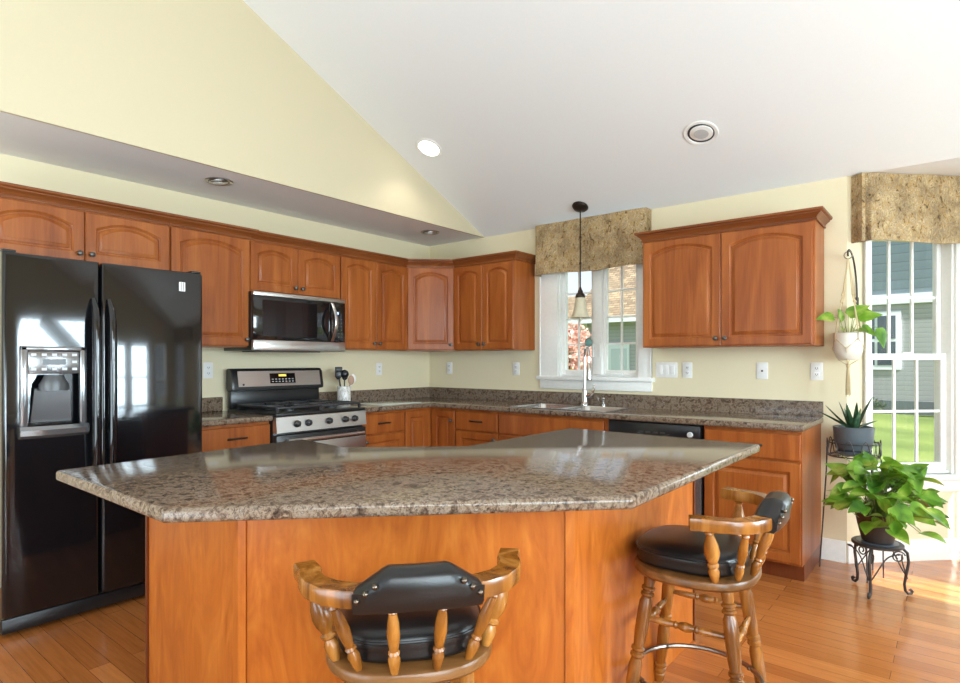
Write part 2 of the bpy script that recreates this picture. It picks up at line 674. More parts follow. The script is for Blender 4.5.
def thing(name, label, cat, loc=(0, 0, 0), rotz=0.0, group=None):
    o = bpy.data.objects.new(name, None)
    o.empty_display_size = 0.1
    COL.objects.link(o)
    o.location = loc
    o.rotation_euler = (0, 0, rotz)
    o['label'] = label
    o['category'] = cat
    if group:
        o['group'] = group
    return o


def tag(o, label, cat, group=None):
    o['label'] = label
    o['category'] = cat
    if group:
        o['group'] = group
    return o


def struct(name, loc=(0, 0, 0), rotz=0.0):
    o = bpy.data.objects.new(name, None)
    COL.objects.link(o)
    o.location = loc
    o.rotation_euler = (0, 0, rotz)
    o['kind'] = 'structure'
    return o


# ------------------------------------------------------------------ room shell
ZE = 2.446           # eave and soffit height
SL = 0.447           # ceiling slope
YR = -4.0            # ridge
YB = -8.0            # rear wall
XR = 6.2             # right wall
BAY = 0.83           # length of the angled bay walls
BX0, BY = 3.65 + S2 * BAY, S2 * BAY
BX1 = XR - S2 * BAY


def wall(name, loc, rotz, L, H, holes, mat=M['paint'], th=0.14):
    mb = MB()
    xs = sorted({0, L} | {h[0] for h in holes} | {h[1] for h in holes})
    zs = sorted({0, H} | {h[2] for h in holes} | {h[3] for h in holes})
    for i in range(len(xs) - 1):
        col = []
        for k in range(len(zs) - 1):
            cx, cz = (xs[i] + xs[i + 1]) / 2, (zs[k] + zs[k + 1]) / 2
            solid = not any(h[0] < cx < h[1] and h[2] < cz < h[3] for h in holes)
            if solid:
                if col and abs(col[-1][1] - zs[k]) < 1e-6:
                    col[-1][1] = zs[k + 1]
                else:
                    col.append([zs[k], zs[k + 1]])
        for z0, z1 in col:
            mb.box(xs[i], xs[i + 1], 0, th, z0, z1)
    return mb.build(name, mat, None, None, loc, rotz, kind='structure')


MB().box(-0.2, XR + 0.2, YB - 0.2, 0.75, -0.12, 0.0).build('floor', M['floor'], kind='structure')
wall('wall_left', (0, YB, 0), PI / 2, -YB, ZE, [])
W1 = (1.53, 2.265, 1.15, 2.12)
wall('wall_back', (0, 0, 0), 0, 3.65, ZE, [W1])
WB = (0.15, 0.745, 0.55, 2.12)
wall('wall_bay_left', (3.65, 0, 0), PI / 4, BAY, ZE, [WB])
WC = (0.34, 1.08, 0.55, 2.12)
wall('wall_bay_center', (BX0, BY, 0), 0, BX1 - BX0, ZE, [WC])
wall('wall_bay_right', (BX1, BY, 0), -PI / 4, BAY, ZE, [(0.40, 0.785, 0.55, 2.12)])
WR = [(1.05, 1.70, 0.75, 2.1), (1.85, 2.50, 0.75, 2.1), (3.6, 5.4, 0.02, 2.1), (0.36, 0.80, 0.55, 2.12)]
wall('wall_right', (XR, 0, 0), -PI / 2, -YB, ZE, WR)
WQ = [(1.0, 2.6, 0.6, 2.1), (3.4, 5.0, 0.6, 2.1)]
wall('wall_rear', (XR, YB, 0), PI, XR, ZE, WQ)

# gable wall on the right, above the eave
zr = ZE - SL * YR
mb = MB()
mb.loops([[(x, 0, ZE), (x, YR, zr), (x, YB, ZE)] for x in (XR, XR + 0.14)])
mb.build('wall_right_gable', M['paint'], kind='structure')
# wall that closes the vault above the dropped ceiling on the left
mb = MB()
mb.loops([[(x, 0, ZE), (x, YR, zr), (x, YB, ZE)] for x in (0.70, 0.72)])
mb.build('wall_left_gable', M['paint_dimmed'], kind='structure')
MB().box(0, 0.70, YB, 0, ZE, ZE + 0.05).build('ceiling_dropped', M['white'], kind='structure')
mb = MB()
mb.loops([[(x, 0, ZE), (x, YR, zr), (x, YB, ZE), (x, YB, ZE + 0.14), (x, YR, zr + 0.14), (x, 0.0, ZE + 0.14)] for x in (0.705, XR + 0.14)])
mb.build('ceiling_vault', M['white'], kind='structure')
MB().loops([[(3.65, 0, z), (BX0, BY, z), (BX1, BY, z), (XR, 0, z)] for z in (ZE, ZE + 0.1)]).build('ceiling_bay', M['white'], kind='structure')


def baseboard(name, loc, rotz, x0, x1):
    sec = [(0.0, 0), (0.014, 0), (0.014, 0.105), (0.009, 0.12), (0.006, 0.135), (0.0, 0.135)]
    mb = MB()
    mb.loops([[(x, -s, z) for s, z in sec] for x in (x0, x1)])
    return mb.build(name, M['trimw'], None, None, loc, rotz, kind='structure')


baseboard('baseboard_back', (0, 0, 0), 0, 3.505, 3.645)
baseboard('baseboard_bay_left', (3.65, 0, 0), PI / 4, 0.0, BAY - 0.01)
baseboard('baseboard_bay_center', (BX0, BY, 0), 0, 0.005, BX1 - BX0 - 0.005)
baseboard('baseboard_bay_right', (BX1, BY, 0), -PI / 4, 0.01, BAY)
baseboard('baseboard_right', (XR, 0, 0), -PI / 2, 0.0, 3.5)


def window(n, loc, rotz, hole, style, casing=0.045, cas_y=-0.022):
    x0, x1, z0, z1 = hole
    w = struct('window_%d' % n, loc, rotz)
    mb = MB()
    cl, cr = casing if isinstance(casing, tuple) else (casing, casing)
    ch = min(cl, cr)
    for a, b in ((x0 - cl, x0 + 0.004), (x1 - 0.004, x1 + cr)):
        mb.box(a, b, cas_y, 0.0, z0 - 0.02, z1 + ch, 0.004)
        e = a if a < x0 else b - 0.012
        mb.box(e, e + 0.012, cas_y - 0.008, 0.0, z0 - 0.02, z1 + ch, 0.003)
    mb.box(x0 - cl, x1 + cr, cas_y, 0.0, z1 - 0.004, z1 + ch, 0.004)
    mb.build('casing', M['trimw'], w)
    mb = MB()
    mb.box(x0 - cl - 0.02, x1 + cr + 0.02, -0.05, 0.06, z0 - 0.032, z0 + 0.0, 0.005)
    mb.build('sill', M['trimw'], w)
    MB().box(x0 - cl, x1 + cr, -0.018, 0.0, z0 - 0.11, z0 - 0.032, 0.004).build('apron', M['trimw'], w)
    mb = MB()
    j = 0.018
    for a, b in ((x0, x0 + j), (x1 - j, x1)):
        mb.box(a, b, 0.0, 0.13, z0, z1)
    mb.box(x0, x1, 0, 0.13, z1 - j, z1)
    mb.box(x0, x1, 0.02, 0.13, z0, z0 + 0.018)
    mb.build('jamb', M['trimw'], w)

    def sash(a, b, za, zb, y, st, rb, rt, nv, nh):
        mb = MB()
        mb.box(a, a + st, y, y + 0.035, za, zb, 0.003)
        mb.box(b - st, b, y, y + 0.035, za, zb, 0.003)
        mb.box(a + st, b - st, y, y + 0.035, za, za + rb, 0.003)
        mb.box(a + st, b - st, y, y + 0.035, zb - rt, zb, 0.003)
        s = mb.build('sash', M['trimw'], w)
        mb = MB()
        for i in range(1, nv + 1):
            xx = a + st + (b - a - 2 * st) * i / (nv + 1)
            mb.box(xx - 0.008, xx + 0.008, y + 0.010, y + 0.024, za + rb, zb - rt)
        for i in range(1, nh + 1):
            zz = za + rb + (zb - za - rb - rt) * i / (nh + 1)
            mb.box(a + st, b - st, y + 0.011, y + 0.023, zz - 0.008, zz + 0.008)
        mb.build('muntin', M['trimw'], s)
        MB().box(a + st, b - st, y + 0.016, y + 0.019, za + rb, zb - rt).build('pane', M['glass'], s)
        return s

    if style == 'casement':
        xm = (x0 + x1) / 2
        MB().box(xm - 0.040, xm + 0.040, 0.0, 0.12, z0 + 0.018, z1 - j, 0.004).build('mullion', M['trimw'], w)
        sash(x0 + j, xm - 0.040, z0 + 0.018, z1 - j, 0.035, 0.030, 0.036, 0.036, 1, 3)
        sash(xm + 0.040, x1 - j, z0 + 0.018, z1 - j, 0.035, 0.030, 0.036, 0.036, 1, 3)
        for xx in (x0 + 0.2, x1 - 0.2):
            mb = MB()
            mb.box(xx - 0.05, xx + 0.05, 0.012, 0.034, z0 + 0.0185, z0 + 0.032, 0.003)
            mb.tube([(xx - 0.02, 0.016, z0 + 0.034), (xx + 0.05, 0.012, z0 + 0.036)], 0.005)
            mb.build('crank_handle', M['trimw'], w)
        for xx in (xm - 0.03, xm + 0.03):
            mb = MB()
            mb.box(xx - 0.006, xx + 0.006, -0.016, 0.0, z0 + 0.16, z0 + 0.27, 0.004)
            mb.build('sash_lock', M['trimw'], w)
    else:
        zm = (z0 + z1) / 2 - 0.03
        sash(x0 + j, x1 - j, zm - 0.02, z1 - j, 0.075, 0.032, 0.04, 0.04, 2, 1)
        sash(x0 + j, x1 - j, z0 + 0.018, zm + 0.02, 0.036, 0.04, 0.05, 0.04, 2, 1)
        MB().box((x0 + x1) / 2 - 0.03, (x0 + x1) / 2 + 0.03, 0.03, 0.06, zm + 0.0205, zm + 0.03, 0.003).build('sash_lock', M['trimw'], w)
    return w


window(1, (0, 0, 0), 0, W1, 'casement', casing=(0.177, 0.105))
window(2, (3.65, 0, 0), PI / 4, WB, 'hung')
window(3, (BX0, BY, 0), 0, WC, 'hung')
window(4, (BX1, BY, 0), -PI / 4, (0.40, 0.785, 0.55, 2.12), 'hung', casing=0.035)
window(5, (XR, 0, 0), -PI / 2, WR[0], 'hung')
window(6, (XR, 0, 0), -PI / 2, WR[1], 'hung')
# glazed patio door and rear windows behind the viewer
d = struct('door_1', (XR, 0, 0), -PI / 2)
mb = MB()
x0, x1, z0, z1 = WR[2]
for a, b in ((x0, x0 + 0.06), ((x0 + x1) / 2 - 0.05, (x0 + x1) / 2 + 0.05), (x1 - 0.06, x1)):
    mb.box(a, b, 0.03, 0.09, z0, z1, 0.004)
mb.box(x0, x1, 0.03, 0.09, z0, z0 + 0.1)
mb.box(x0, x1, 0.03, 0.09, z1 - 0.07, z1)
mb.build('door_frame', M['trimw'], d)
MB().box(x0 + 0.06, x1 - 0.06, 0.055, 0.06, z0 + 0.1, z1 - 0.07).build('pane', M['glass'], d)
window(9, (XR, 0, 0), -PI / 2, WR[3], 'hung')
window(7, (XR, YB, 0), PI, WQ[0], 'hung')
window(8, (XR, YB, 0), PI, WQ[1], 'hung')

# unseen slab added to block sun at the right hand windows and patio door
MB().box(XR + 0.15, XR + 2.7, -6.2, -1.02, 2.5, 2.62).build('sun_blocker', M['white'], kind='structure')

# ------------------------------------------------------------------ cabinet builder
ARCH_N = 14


def door_mesh(w, h, arch=True, frame=0.052, t=0.02, rise=None):
    """front faces -Y, spans x 0..w, z 0..h, back at y=0"""
    mb = MB()
    fr = min(frame, w * 0.22)
    top = fr * 0.75 if arch else fr
    rs = (rise if rise is not None else min(0.046, w * 0.10)) if arch else 0.0

    def opening(d, y):
        a, b = fr + d, w - fr - d
        zb = fr + d
        zt = h - top - d
        pts = [(a, y, zb), (b, y, zb)]
        for k in range(ARCH_N + 1):
            u = 1 - 2 * k / ARCH_N
            x = (a + b) / 2 + u * (b - a) / 2
            pts.append((x, y, zt - rs * abs(u) ** 2.0))
        return pts

    def rect(d, y):
        pts = [(d, y, d), (w - d, y, d)]
        for k in range(ARCH_N + 1):
            u = 1 - 2 * k / ARCH_N
            pts.append((w / 2 + u * (w / 2 - d), y, h - d))
        return pts
    loops = [rect(0, 0), rect(0, -t + 0.004), rect(0.004, -t), opening(0, -t), opening(0.003, -t + 0.004), opening(0.008, -t + 0.006), opening(0.010, -t + 0.013),
             opening(0.017, -t + 0.013), opening(0.020, -t + 0.008), opening(0.034, -t + 0.003), opening(0.036, -t + 0.001)]
    mb.loops(loops)
    return mb


def slab_mesh(w, h, t=0.02):
    mb = MB()
    e = 0.004

    def r(d, y):
        return [(d, y, d), (w - d, y, d), (w - d, y, h - d), (d, y, h - d)]
    mb.loops([r(0, 0), r(0, -t + e), r(e, -t)])
    return mb


def add_knob(parent, x, z, y):
    mb = MB()
    prof = [(0.009, 0), (0.006, 0.004), (0.005, 0.012), (0.011, 0.017), (0.0155, 0.022), (0.0145, 0.027), (0.008, 0.031), (0.0, 0.032)]
    mb.lathe(prof, 14, Matrix.Translation((x, y, z)) @ Matrix.Rotation(PI / 2, 4, 'X'))
    return mb.build('knob', M['pewter'], parent)


def add_pull(parent, x, z, y, L=0.12):
    mb = MB()
    pts = []
    for k in range(9):
        u = -1 + 2 * k / 8
        pts.append((x + u * L / 2, y - 0.026 * (1 - u ** 4) - 0.002, z + 0.004 * (1 - u * u)))
    mb.tube(pts, [0.0065 if 0 < k < 8 else 0.008 for k in range(9)], 8)
    for u in (-1, 1):
        mb.ellipsoid((x + u * L / 2, y - 0.004, z), (0.010, 0.006, 0.008), 10, 6)
    return mb.build('pull_handle', M['bronze'], parent)


CROWN = [(0.0, 0.0), (0.010, 0.0), (0.010, 0.010), (0.005, 0.013), (0.008, 0.022), (0.020, 0.034), (0.032, 0.042), (0.032, 0.048), (0.040, 0.050), (0.046, 0.056), (0.046, 0.068), (0.0, 0.068)]


def cabinet(name, label, cat, loc, rotz, w, depth, h, doors=(), drawers=(), crown=None, toe=False, z_floor=None, end_panel=None, group=None):
    """origin = back left bottom corner seen from the front (x along the wall, y out of the wall is negative)"""
    c = thing(name, label, cat, loc, rotz, group)
    d = depth - 0.02
    mb = MB()
    g = 0.0015
    if toe:
        mb.box(g, w - g, -d, 0, 0.10, h, 0.0)
        mb.build('carcass', M['cab'], c)
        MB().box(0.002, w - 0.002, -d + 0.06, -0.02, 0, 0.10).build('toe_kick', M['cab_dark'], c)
    else:
        mb.box(g, w - g, -d, 0, 0, h, 0.001, 1)
        mb.build('carcass', M['cab'], c)
    for (x0, x1, z0, z1, arch, kn) in doors:
        dm = door_mesh(x1 - x0, z1 - z0, arch).build('door', M['cab'], c, None, (x0, -d, z0))
        if kn:
            kx = 0.028 if kn[0] == 'l' else (x1 - x0 - 0.028)
            kz = 0.045 if kn[1] == 'b' else (z1 - z0 - 0.045)
            add_knob(dm, kx, kz, -0.02)
    for (x0, x1, z0, z1, pull) in drawers:
        dm = slab_mesh(x1 - x0, z1 - z0).build('drawer', M['cab'], c, None, (x0, -d, z0))
        if pull:
            add_pull(dm, (x1 - x0) / 2, (z1 - z0) / 2, -0.02)
    if crown:
        path = [(x, y, h - 0.004) for x, y in crown]
        MB().sweep(path, CROWN).build('crown_molding', M['crown'], c)
    return c


ZU, HU = 1.374, 0.762
HB = 0.876
# --- upper cabinets, left wall (facing +x): local x runs towards the back wall
R90 = PI / 2


def lw(y):
    return (0.001, y, 0)


D1 = 0.345
w = 0.93
cabinet('wall_cabinet', 'wide low maple wall cabinet with two arched doors above the black refrigerator', 'cabinet',
        (0.001, -3.632, 1.83), R90, w, D1, HU + ZU - 1.83,
        doors=[(0.006, w / 2 - 0.002, 0.008, 0.292, True, 'rb'), (w / 2 + 0.002, w - 0.004, 0.008, 0.292, True, 'lb')],
        crown=[(0, -D1 + 0.018), (w, -D1 + 0.018)])
w = 0.543
cabinet('wall_cabinet', 'tall single door maple wall cabinet between the refrigerator and the microwave', 'cabinet',
        (0.001, -2.70, ZU), R90, w, D1, HU,
        doors=[(0.006, w - 0.006, 0.008, HU - 0.012, True, 'rb')],
        crown=[(0, -D1 + 0.018), (w, -D1 + 0.018), (w, -D1 + 0.022)])
w = 0.79
cabinet('wall_cabinet', 'short maple wall cabinet with two arched doors directly above the microwave', 'cabinet',
        (0.001, -2.155, 1.768), R90, w, 0.325, HU + ZU - 1.768,
        doors=[(0.006, w / 2 - 0.002, 0.01, 0.352, True, 'rb'), (w / 2 + 0.002, w - 0.006, 0.01, 0.352, True, 'lb')],
        crown=[(0, -0.305), (w, -0.305)])
w = 0.752
cabinet('wall_cabinet', 'two door maple wall cabinet on the left wall between microwave and corner cabinet', 'cabinet',
        (0.001, -1.363, ZU), R90, w, 0.322, HU,
        doors=[(0.008, w / 2 - 0.002, 0.008, HU - 0.012, True, 'rb'), (w / 2 + 0.002, w - 0.006, 0.008, HU - 0.012, True, 'lb')],
        crown=[(0, -0.302), (w, -0.302)])
# diagonal corner wall cabinet
c = thing('corner_wall_cabinet', 'diagonal single door maple wall cabinet in the kitchen corner', 'cabinet', (0.001, -0.001, ZU))
mb = MB()
q = 0.609
mb.loops([[(0, 0, z), (0, -q, z), (0.305, -q, z), (q, -0.305, z), (q, 0, z)] for z in (0, HU)])
mb.build('carcass', M['cab'], c)
dl = math.hypot(q - 0.305, q - 0.305)
dw = dl - 0.012
dm = door_mesh(dw, HU - 0.02, True).build('door', M['cab'], c, None, (0.305 + 0.006 * S2, -q + 0.006 * S2, 0.008), PI / 4)
add_knob(dm, dw - 0.028, 0.045, -0.02)
MB().sweep([(0.305, -q, HU - 0.004), (q, -0.305, HU - 0.004)], CROWN).build('crown_molding', M['crown'], c)
# back wall, left of the window
w = 0.678
cabinet('wall_cabinet', 'two door maple wall cabinet on the back wall between corner and window', 'cabinet',
        (0.613, -0.001, ZU), 0, w, 0.325, HU,
        doors=[(0.006, w / 2 - 0.002, 0.008, HU - 0.012, True, 'rb'), (w / 2 + 0.002, w - 0.004, 0.008, HU - 0.012, True, 'lb')],
        crown=[(0, -0.305), (w, -0.305), (w, 0)])
# back wall, right of the window
w = 1.10
cabinet('wall_cabinet', 'largest two door maple wall cabinet, hanging alone right of the sink window', 'cabinet',
        (2.425, -0.001, ZU), 0, w, 0.325, HU,
        doors=[(0.008, w / 2 - 0.002, 0.008, HU - 0.012, True, 'rb'), (w / 2 + 0.002, w - 0.014, 0.008, HU - 0.012, True, 'lb')],
        crown=[(0, 0), (0, -0.305), (w, -0.305), (w, 0)])

# --- base cabinets
ZD0, ZD1 = 0.705, 0.855
w = 0.481
cabinet('base_cabinet', 'maple base cabinet with one drawer between refrigerator and gas range', 'cabinet',
        (0.001, -2.645, 0), R90, w, 0.61, HB, toe=True,
        doors=[(0.01, w - 0.01, 0.115, 0.69, False, 'rt')], drawers=[(0.01, w - 0.004, ZD0, ZD1, True)])
w = 0.465
cabinet('base_cabinet', 'maple base cabinet with drawer and door just right of the gas range', 'cabinet',
        (0.001, -1.388, 0), R90, w, 0.61, HB, toe=True,
        doors=[(0.008, w - 0.008, 0.115, 0.69, False, 'lt')], drawers=[(0.008, w - 0.008, ZD0, ZD1, True)])
c = thing('corner_base_cabinet', 'corner base cabinet with two narrow doors meeting at the inside corner', 'cabinet', (0.001, -0.001, 0))
mb = MB()
mb.loops([[(0, 0, z), (0, -0.921, z), (0.59, -0.921, z), (0.59, -0.59, z), (0.885, -0.59, z), (0.885, 0, z)] for z in (0.10, HB)])
mb.build('carcass', M['cab'], c)
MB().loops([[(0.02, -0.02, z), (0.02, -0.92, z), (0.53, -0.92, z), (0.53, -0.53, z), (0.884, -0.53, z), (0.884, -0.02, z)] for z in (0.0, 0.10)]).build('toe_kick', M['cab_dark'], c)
door_mesh(0.27, 0.74, False, 0.05).build('door', M['cab'], c, None, (0.59, -0.915, 0.115), R90)
dm = door_mesh(0.255, 0.74, False, 0.05).build('door', M['cab'], c, None, (0.622, -0.59, 0.115), 0)
add_knob(dm, 0.227, 0.66, -0.02)
w = 0.455
cabinet('base_cabinet', 'maple drawer base cabinet on the back wall between corner and sink cabinet', 'cabinet',
        (0.888, -0.001, 0), 0, w, 0.61, HB, toe=True,
        doors=[(0.008, w - 0.008, 0.115, 0.69, False, 'rt')], drawers=[(0.008, w - 0.008, ZD0, ZD1, True)])
w = 0.955
c = cabinet('sink_base_cabinet', 'wide maple sink base cabinet with a plain false front under the window', 'cabinet',
            (1.345, -0.001, 0), 0, w, 0.61, HB, toe=True,
            doors=[(0.008, w / 2 - 0.002, 0.115, 0.69, False, 'rt'), (w / 2 + 0.002, w - 0.03, 0.115, 0.69, False, 'lt')],
            drawers=[(0.008, w - 0.03, ZD0, ZD1, False)])
for o in c.children:
    if o.name.startswith('carcass'):
        # open the top for the bowls
        me = o.data
        bm = bmesh.new()
        bm.from_mesh(me)
        tops = [f for f in bm.faces if f.normal.z > 0.9]
        bmesh.ops.delete(bm, geom=tops, context='FACES')
        bm.to_mesh(me)
        bm.free()
w = 0.555
cabinet('base_cabinet', 'maple base cabinet with one drawer at the right end of the back counter', 'cabinet',
        (2.952, -0.001, 0), 0, w, 0.61, HB, toe=True,
        doors=[(0.010, w - 0.008, 0.115, 0.69, False, None)], drawers=[(0.010, w - 0.008, ZD0, ZD1, True)])

# dishwasher
dw_ = thing('dishwasher', 'black built-in dishwasher under the counter right of the sink', 'dishwasher', (2.302, -0.001, 0))
w = 0.647
MB().box(0.01, w - 0.01, -0.57, 0, 0.08, 0.872).build('tub', M['dgrey'], dw_)
MB().box(0.01, w - 0.01, -0.55, -0.52, 0.0, 0.08).build('kick_plate', M['blackm'], dw_)
MB().box(0.008, w - 0.008, -0.61, -0.571, 0.09, 0.745, 0.006).build('door', M['grey'], dw_)
cp = MB().box(0.008, w - 0.008, -0.622, -0.571, 0.752, 0.868, 0.010).build('control_panel', M['blackm'], dw_)
MB().lathe([(0.018, 0), (0.018, 0.012), (0.014, 0.016)], 18, Matrix.Translation((w - 0.07, -0.6225, 0.81)) @ Matrix.Rotation(PI / 2, 4, 'X')).build('dial', M['mark'], cp)
mb = MB()
for k in range(4):
    mb.box(0.23 + k * 0.05, 0.262 + k * 0.05, -0.6245, -0.6225, 0.80, 0.812)
mb.build('button', M['dgrey'], cp)
mb = MB()
pts = [(0.22 + 0.22 * k / 10, -0.6225, 0.80 - 0.022 * math.sin(PI * k / 10)) for k in range(11)]
mb.tube(pts, 0.004, 6)
mb.build('grip', M['dgrey'], cp)

# ------------------------------------------------------------------ countertops
ZC0, ZC1 = 0.8765, 0.914
SINK = (1.44, 2.27, -0.575, -0.075)
ct = thing('countertop', 'L-shaped brown granite look countertop around the corner and under the window', 'countertop')
pts = [(0.003, -1.386), (0.64, -1.386), (0.64, -0.64), (3.52, -0.64), (3.52, -0.003), (0.003, -0.003)]
hole = [(SINK[0] + 0.02, SINK[2] + 0.02), (SINK[1] - 0.02, SINK[2] + 0.02), (SINK[1] - 0.02, SINK[3] - 0.02), (SINK[0] + 0.02, SINK[3] - 0.02)]
MB().poly(pts, ZC0, ZC1, hole, 0.012).build('slab', M['granite'], ct)
mb = MB()
mb.sweep([(0.003, -1.386, ZC1), (0.003, -0.003, ZC1), (3.52, -0.003, ZC1)], [(0, 0), (0.02, 0), (0.02, 0.098), (0.016, 0.102), (0, 0.102)])
mb.build('backsplash', M['granite'], ct)
ct2 = thing('countertop', 'short piece of granite look countertop between refrigerator and gas range', 'countertop')
MB().poly([(0.003, -2.66), (0.64, -2.66), (0.64, -2.168), (0.003, -2.168)], ZC0, ZC1, None, 0.012).build('slab', M['granite'], ct2)
MB().box(0.003, 0.023, -2.66, -2.19, ZC1, ZC1 + 0.102, 0.003).build('backsplash', M['granite'], ct2)

# sink
sk = thing('kitchen_sink', 'double bowl stainless steel drop-in sink under the window', 'sink', (0, 0, 0.9145))
x0, x1, y0, y1 = SINK
ym = y1 - 0.09
xm = (x0 + x1) / 2


def bowl(a, b, c_, d_, depth):
    mb = MB()

    def r(i, z):
        k = 5
        rad = 0.05
        out = []
        for (px, py, a0) in ((b - i - rad, d_ - i - rad, 0), (a + i + rad, d_ - i - rad, 90), (a + i + rad, c_ + i + rad, 180), (b - i - rad, c_ + i + rad, 270)):
            for q_ in range(k + 1):
                an = math.radians(a0 + 90 * q_ / k)
                out.append((px + rad * math.cos(an), py + rad * math.sin(an), z))
        return out
    mb.loops([r(0, 0.006), r(0.003, 0.0), r(0.012, -depth + 0.03), r(0.04, -depth)], False, True)
    return mb


mb = MB()
pts_o = [(x0, y0), (x1, y0), (x1, y1), (x0, y1)]
for (a, b, c_, d_) in ((x0, x1, y0, y0 + 0.022), (x0, x1, ym, y1), (x0, x0 + 0.022, y0 + 0.022, ym), (x1 - 0.022, x1, y0 + 0.022, ym), (xm - 0.018, xm + 0.018, y0 + 0.022, ym)):
    mb.box(a, b, c_, d_, 0.0, 0.007, 0.0)
mb.build('rim', M['steelv'], sk)
bowl(x0 + 0.0225, xm - 0.0185, y0 + 0.0225, ym - 0.0005, 0.19).build('bowl', M['steelv'], sk)
bowl(xm + 0.0185, x1 - 0.0225, y0 + 0.0225, ym - 0.0005, 0.19).build('bowl', M['steelv'], sk)

# faucet
fx, fy = 1.85, -0.12
fa = thing('faucet', 'chrome pull-down gooseneck faucet behind the double sink', 'faucet', (fx, fy, 0.9216))
mb = MB()
mb.lathe([(0.034, 0), (0.034, 0.008), (0.028, 0.016), (0.024, 0.03), (0.022, 0.12), (0.018, 0.135)], 20)
mb.build('base', M['chrome'], fa)
mb = MB()
dx, dy = 0.70, -0.71
pts = [(0, 0, 0.13), (0, 0, 0.39)]
for k in range(1, 13):
    a = PI - PI * k / 12
    pts.append((dx * (0.062 + 0.062 * math.cos(a)), dy * (0.062 + 0.062 * math.cos(a)), 0.39 + 0.075 * math.sin(a)))
pts.append((dx * 0.126, dy * 0.126, 0.34))
mb.tube(pts, 0.0125, 12)
mb.build('spout', M['chrome'], fa)
mb = MB()
mb.turned((dx * 0.126, dy * 0.126, 0.345), (dx * 0.134, dy * 0.134, 0.205), [(0.014, 0), (0.016, 0.15), (0.021, 0.7), (0.022, 0.95), (0.016, 1)], 16)
mb.build('spray_head', M['chrome'], fa)
mb = MB()
mb.tube([(0.018, 0.0, 0.075), (0.05, -0.005, 0.08), (0.075, -0.01, 0.095), (0.09, -0.012, 0.13), (0.094, -0.012, 0.17)], [0.016, 0.015, 0.012, 0.008, 0.006], 10)
mb.build('lever_handle', M['chrome'], fa)
sd = MB().lathe([(0.016, 0), (0.016, 0.01), (0.009, 0.016), (0.008, 0.05), (0.011, 0.055), (0.011, 0.066), (0.0, 0.068)], 14)
sd.tube([(0, 0, 0.058), (0.0, -0.05, 0.064)], 0.005, 8)
tag(sd.build('soap_dispenser', M['chrome'], None, None, (2.02, -0.12, 0.9216)), 'small chrome soap dispenser pump right of the gooseneck faucet', 'soap dispenser')

# ------------------------------------------------------------------ island
ISL = [(1.870, -3.728), (2.684, -3.735), (3.520, -2.884), (3.524, -1.60), (2.555, -1.56), (2.562, -2.445), (2.185, -2.785), (1.82, -2.745)]
it = MB().poly(ISL, ZC0, ZC1, None, 0.012).build('island_countertop', M['granite'])
tag(it, 'angled granite look island countertop in the foreground', 'countertop')
ib = thing('kitchen_island', 'angled maple kitchen island cabinet below the foreground countertop', 'kitchen island')
BASE = [(1.842, -3.42), (2.487, -3.42), (3.245, -2.735), (3.245, -1.655), (2.62, -1.655), (2.62, -2.40), (2.20, -2.72), (1.842, -2.72)]
MB().loops([[(x, y, z) for x, y in BASE] for z in (0.0, ZC0 - 0.0005)]).build('carcass', M['panel'], ib)


def face_panel(p, q_, inset0, inset1, t, name, mat, z0=0.0, z1=ZC0 - 0.001):
    p, q_ = Vector(p), Vector(q_)
    d_ = (q_ - p)
    L = d_.length
    ang = math.atan2(d_.y, d_.x)
    mb = MB()
    mb.box(inset0, L - inset1, -t, 0.0, z0, z1, 0.0015, 1)
    return mb.build(name, mat, ib, None, (p.x, p.y, 0), ang)


face_panel(BASE[0], BASE[1], 0.002, 0.022, 0.008, 'end_panel', M['panel'])
face_panel(BASE[1], BASE[2], 0.018, 0.020, 0.006, 'back_panel', M['panel'])
face_panel(BASE[2], BASE[3], 0.018, 0.002, 0.008, 'end_panel', M['panel'])


def corner_trim(p, a0, a1):
    mb = MB()
    n0 = Vector((math.sin(a0), -math.cos(a0)))
    n1 = Vector((math.sin(a1), -math.cos(a1)))
    t0 = Vector((-math.cos(a0), -math.sin(a0)))
    t1 = Vector((math.cos(a1), math.sin(a1)))
    t = 0.014
    P = Vector(p)
    k = t / max(0.3, ((n0 + n1).normalized()).dot(n0))
    out = P + (n0 + n1).normalized() * k
    pl = [P + t0 * 0.022, P + t0 * 0.022 + n0 * t, out, P + t1 * 0.018 + n1 * t, P + t1 * 0.018, P]
    mb.loops([[(v.x, v.y, z) for v in pl] for z in (0.0, ZC0 - 0.001)])
    return mb.build('corner_trim', M['panel'], ib, smooth=20)


aD = math.atan2(BASE[2][1] - BASE[1][1], BASE[2][0] - BASE[1][0])
corner_trim(BASE[1], 0.0, aD)
corner_trim(BASE[2], aD, PI / 2)
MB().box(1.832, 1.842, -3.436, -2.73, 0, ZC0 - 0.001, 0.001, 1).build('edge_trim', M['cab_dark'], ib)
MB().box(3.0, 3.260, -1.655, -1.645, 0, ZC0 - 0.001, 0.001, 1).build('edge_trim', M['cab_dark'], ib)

# ------------------------------------------------------------------ refrigerator
fr = thing('refrigerator', 'black side-by-side refrigerator with ice and water dispenser', 'refrigerator', (0.02, -3.650, 0), R90)
FW, FD, FH = 0.920, 0.818, 1.775     # local x along the wall, front at y=-FD
MB().box(0.004, FW - 0.004, -0.74, 0, 0.02, FH - 0.012, 0.006).build('cabinet_body', M['blackm'], fr)
MB().box(0.01, FW - 0.01, -0.775, -0.741, 0.02, 0.085, 0.004).build('bottom_grille', M['blackm'], fr)
GX = 0.397


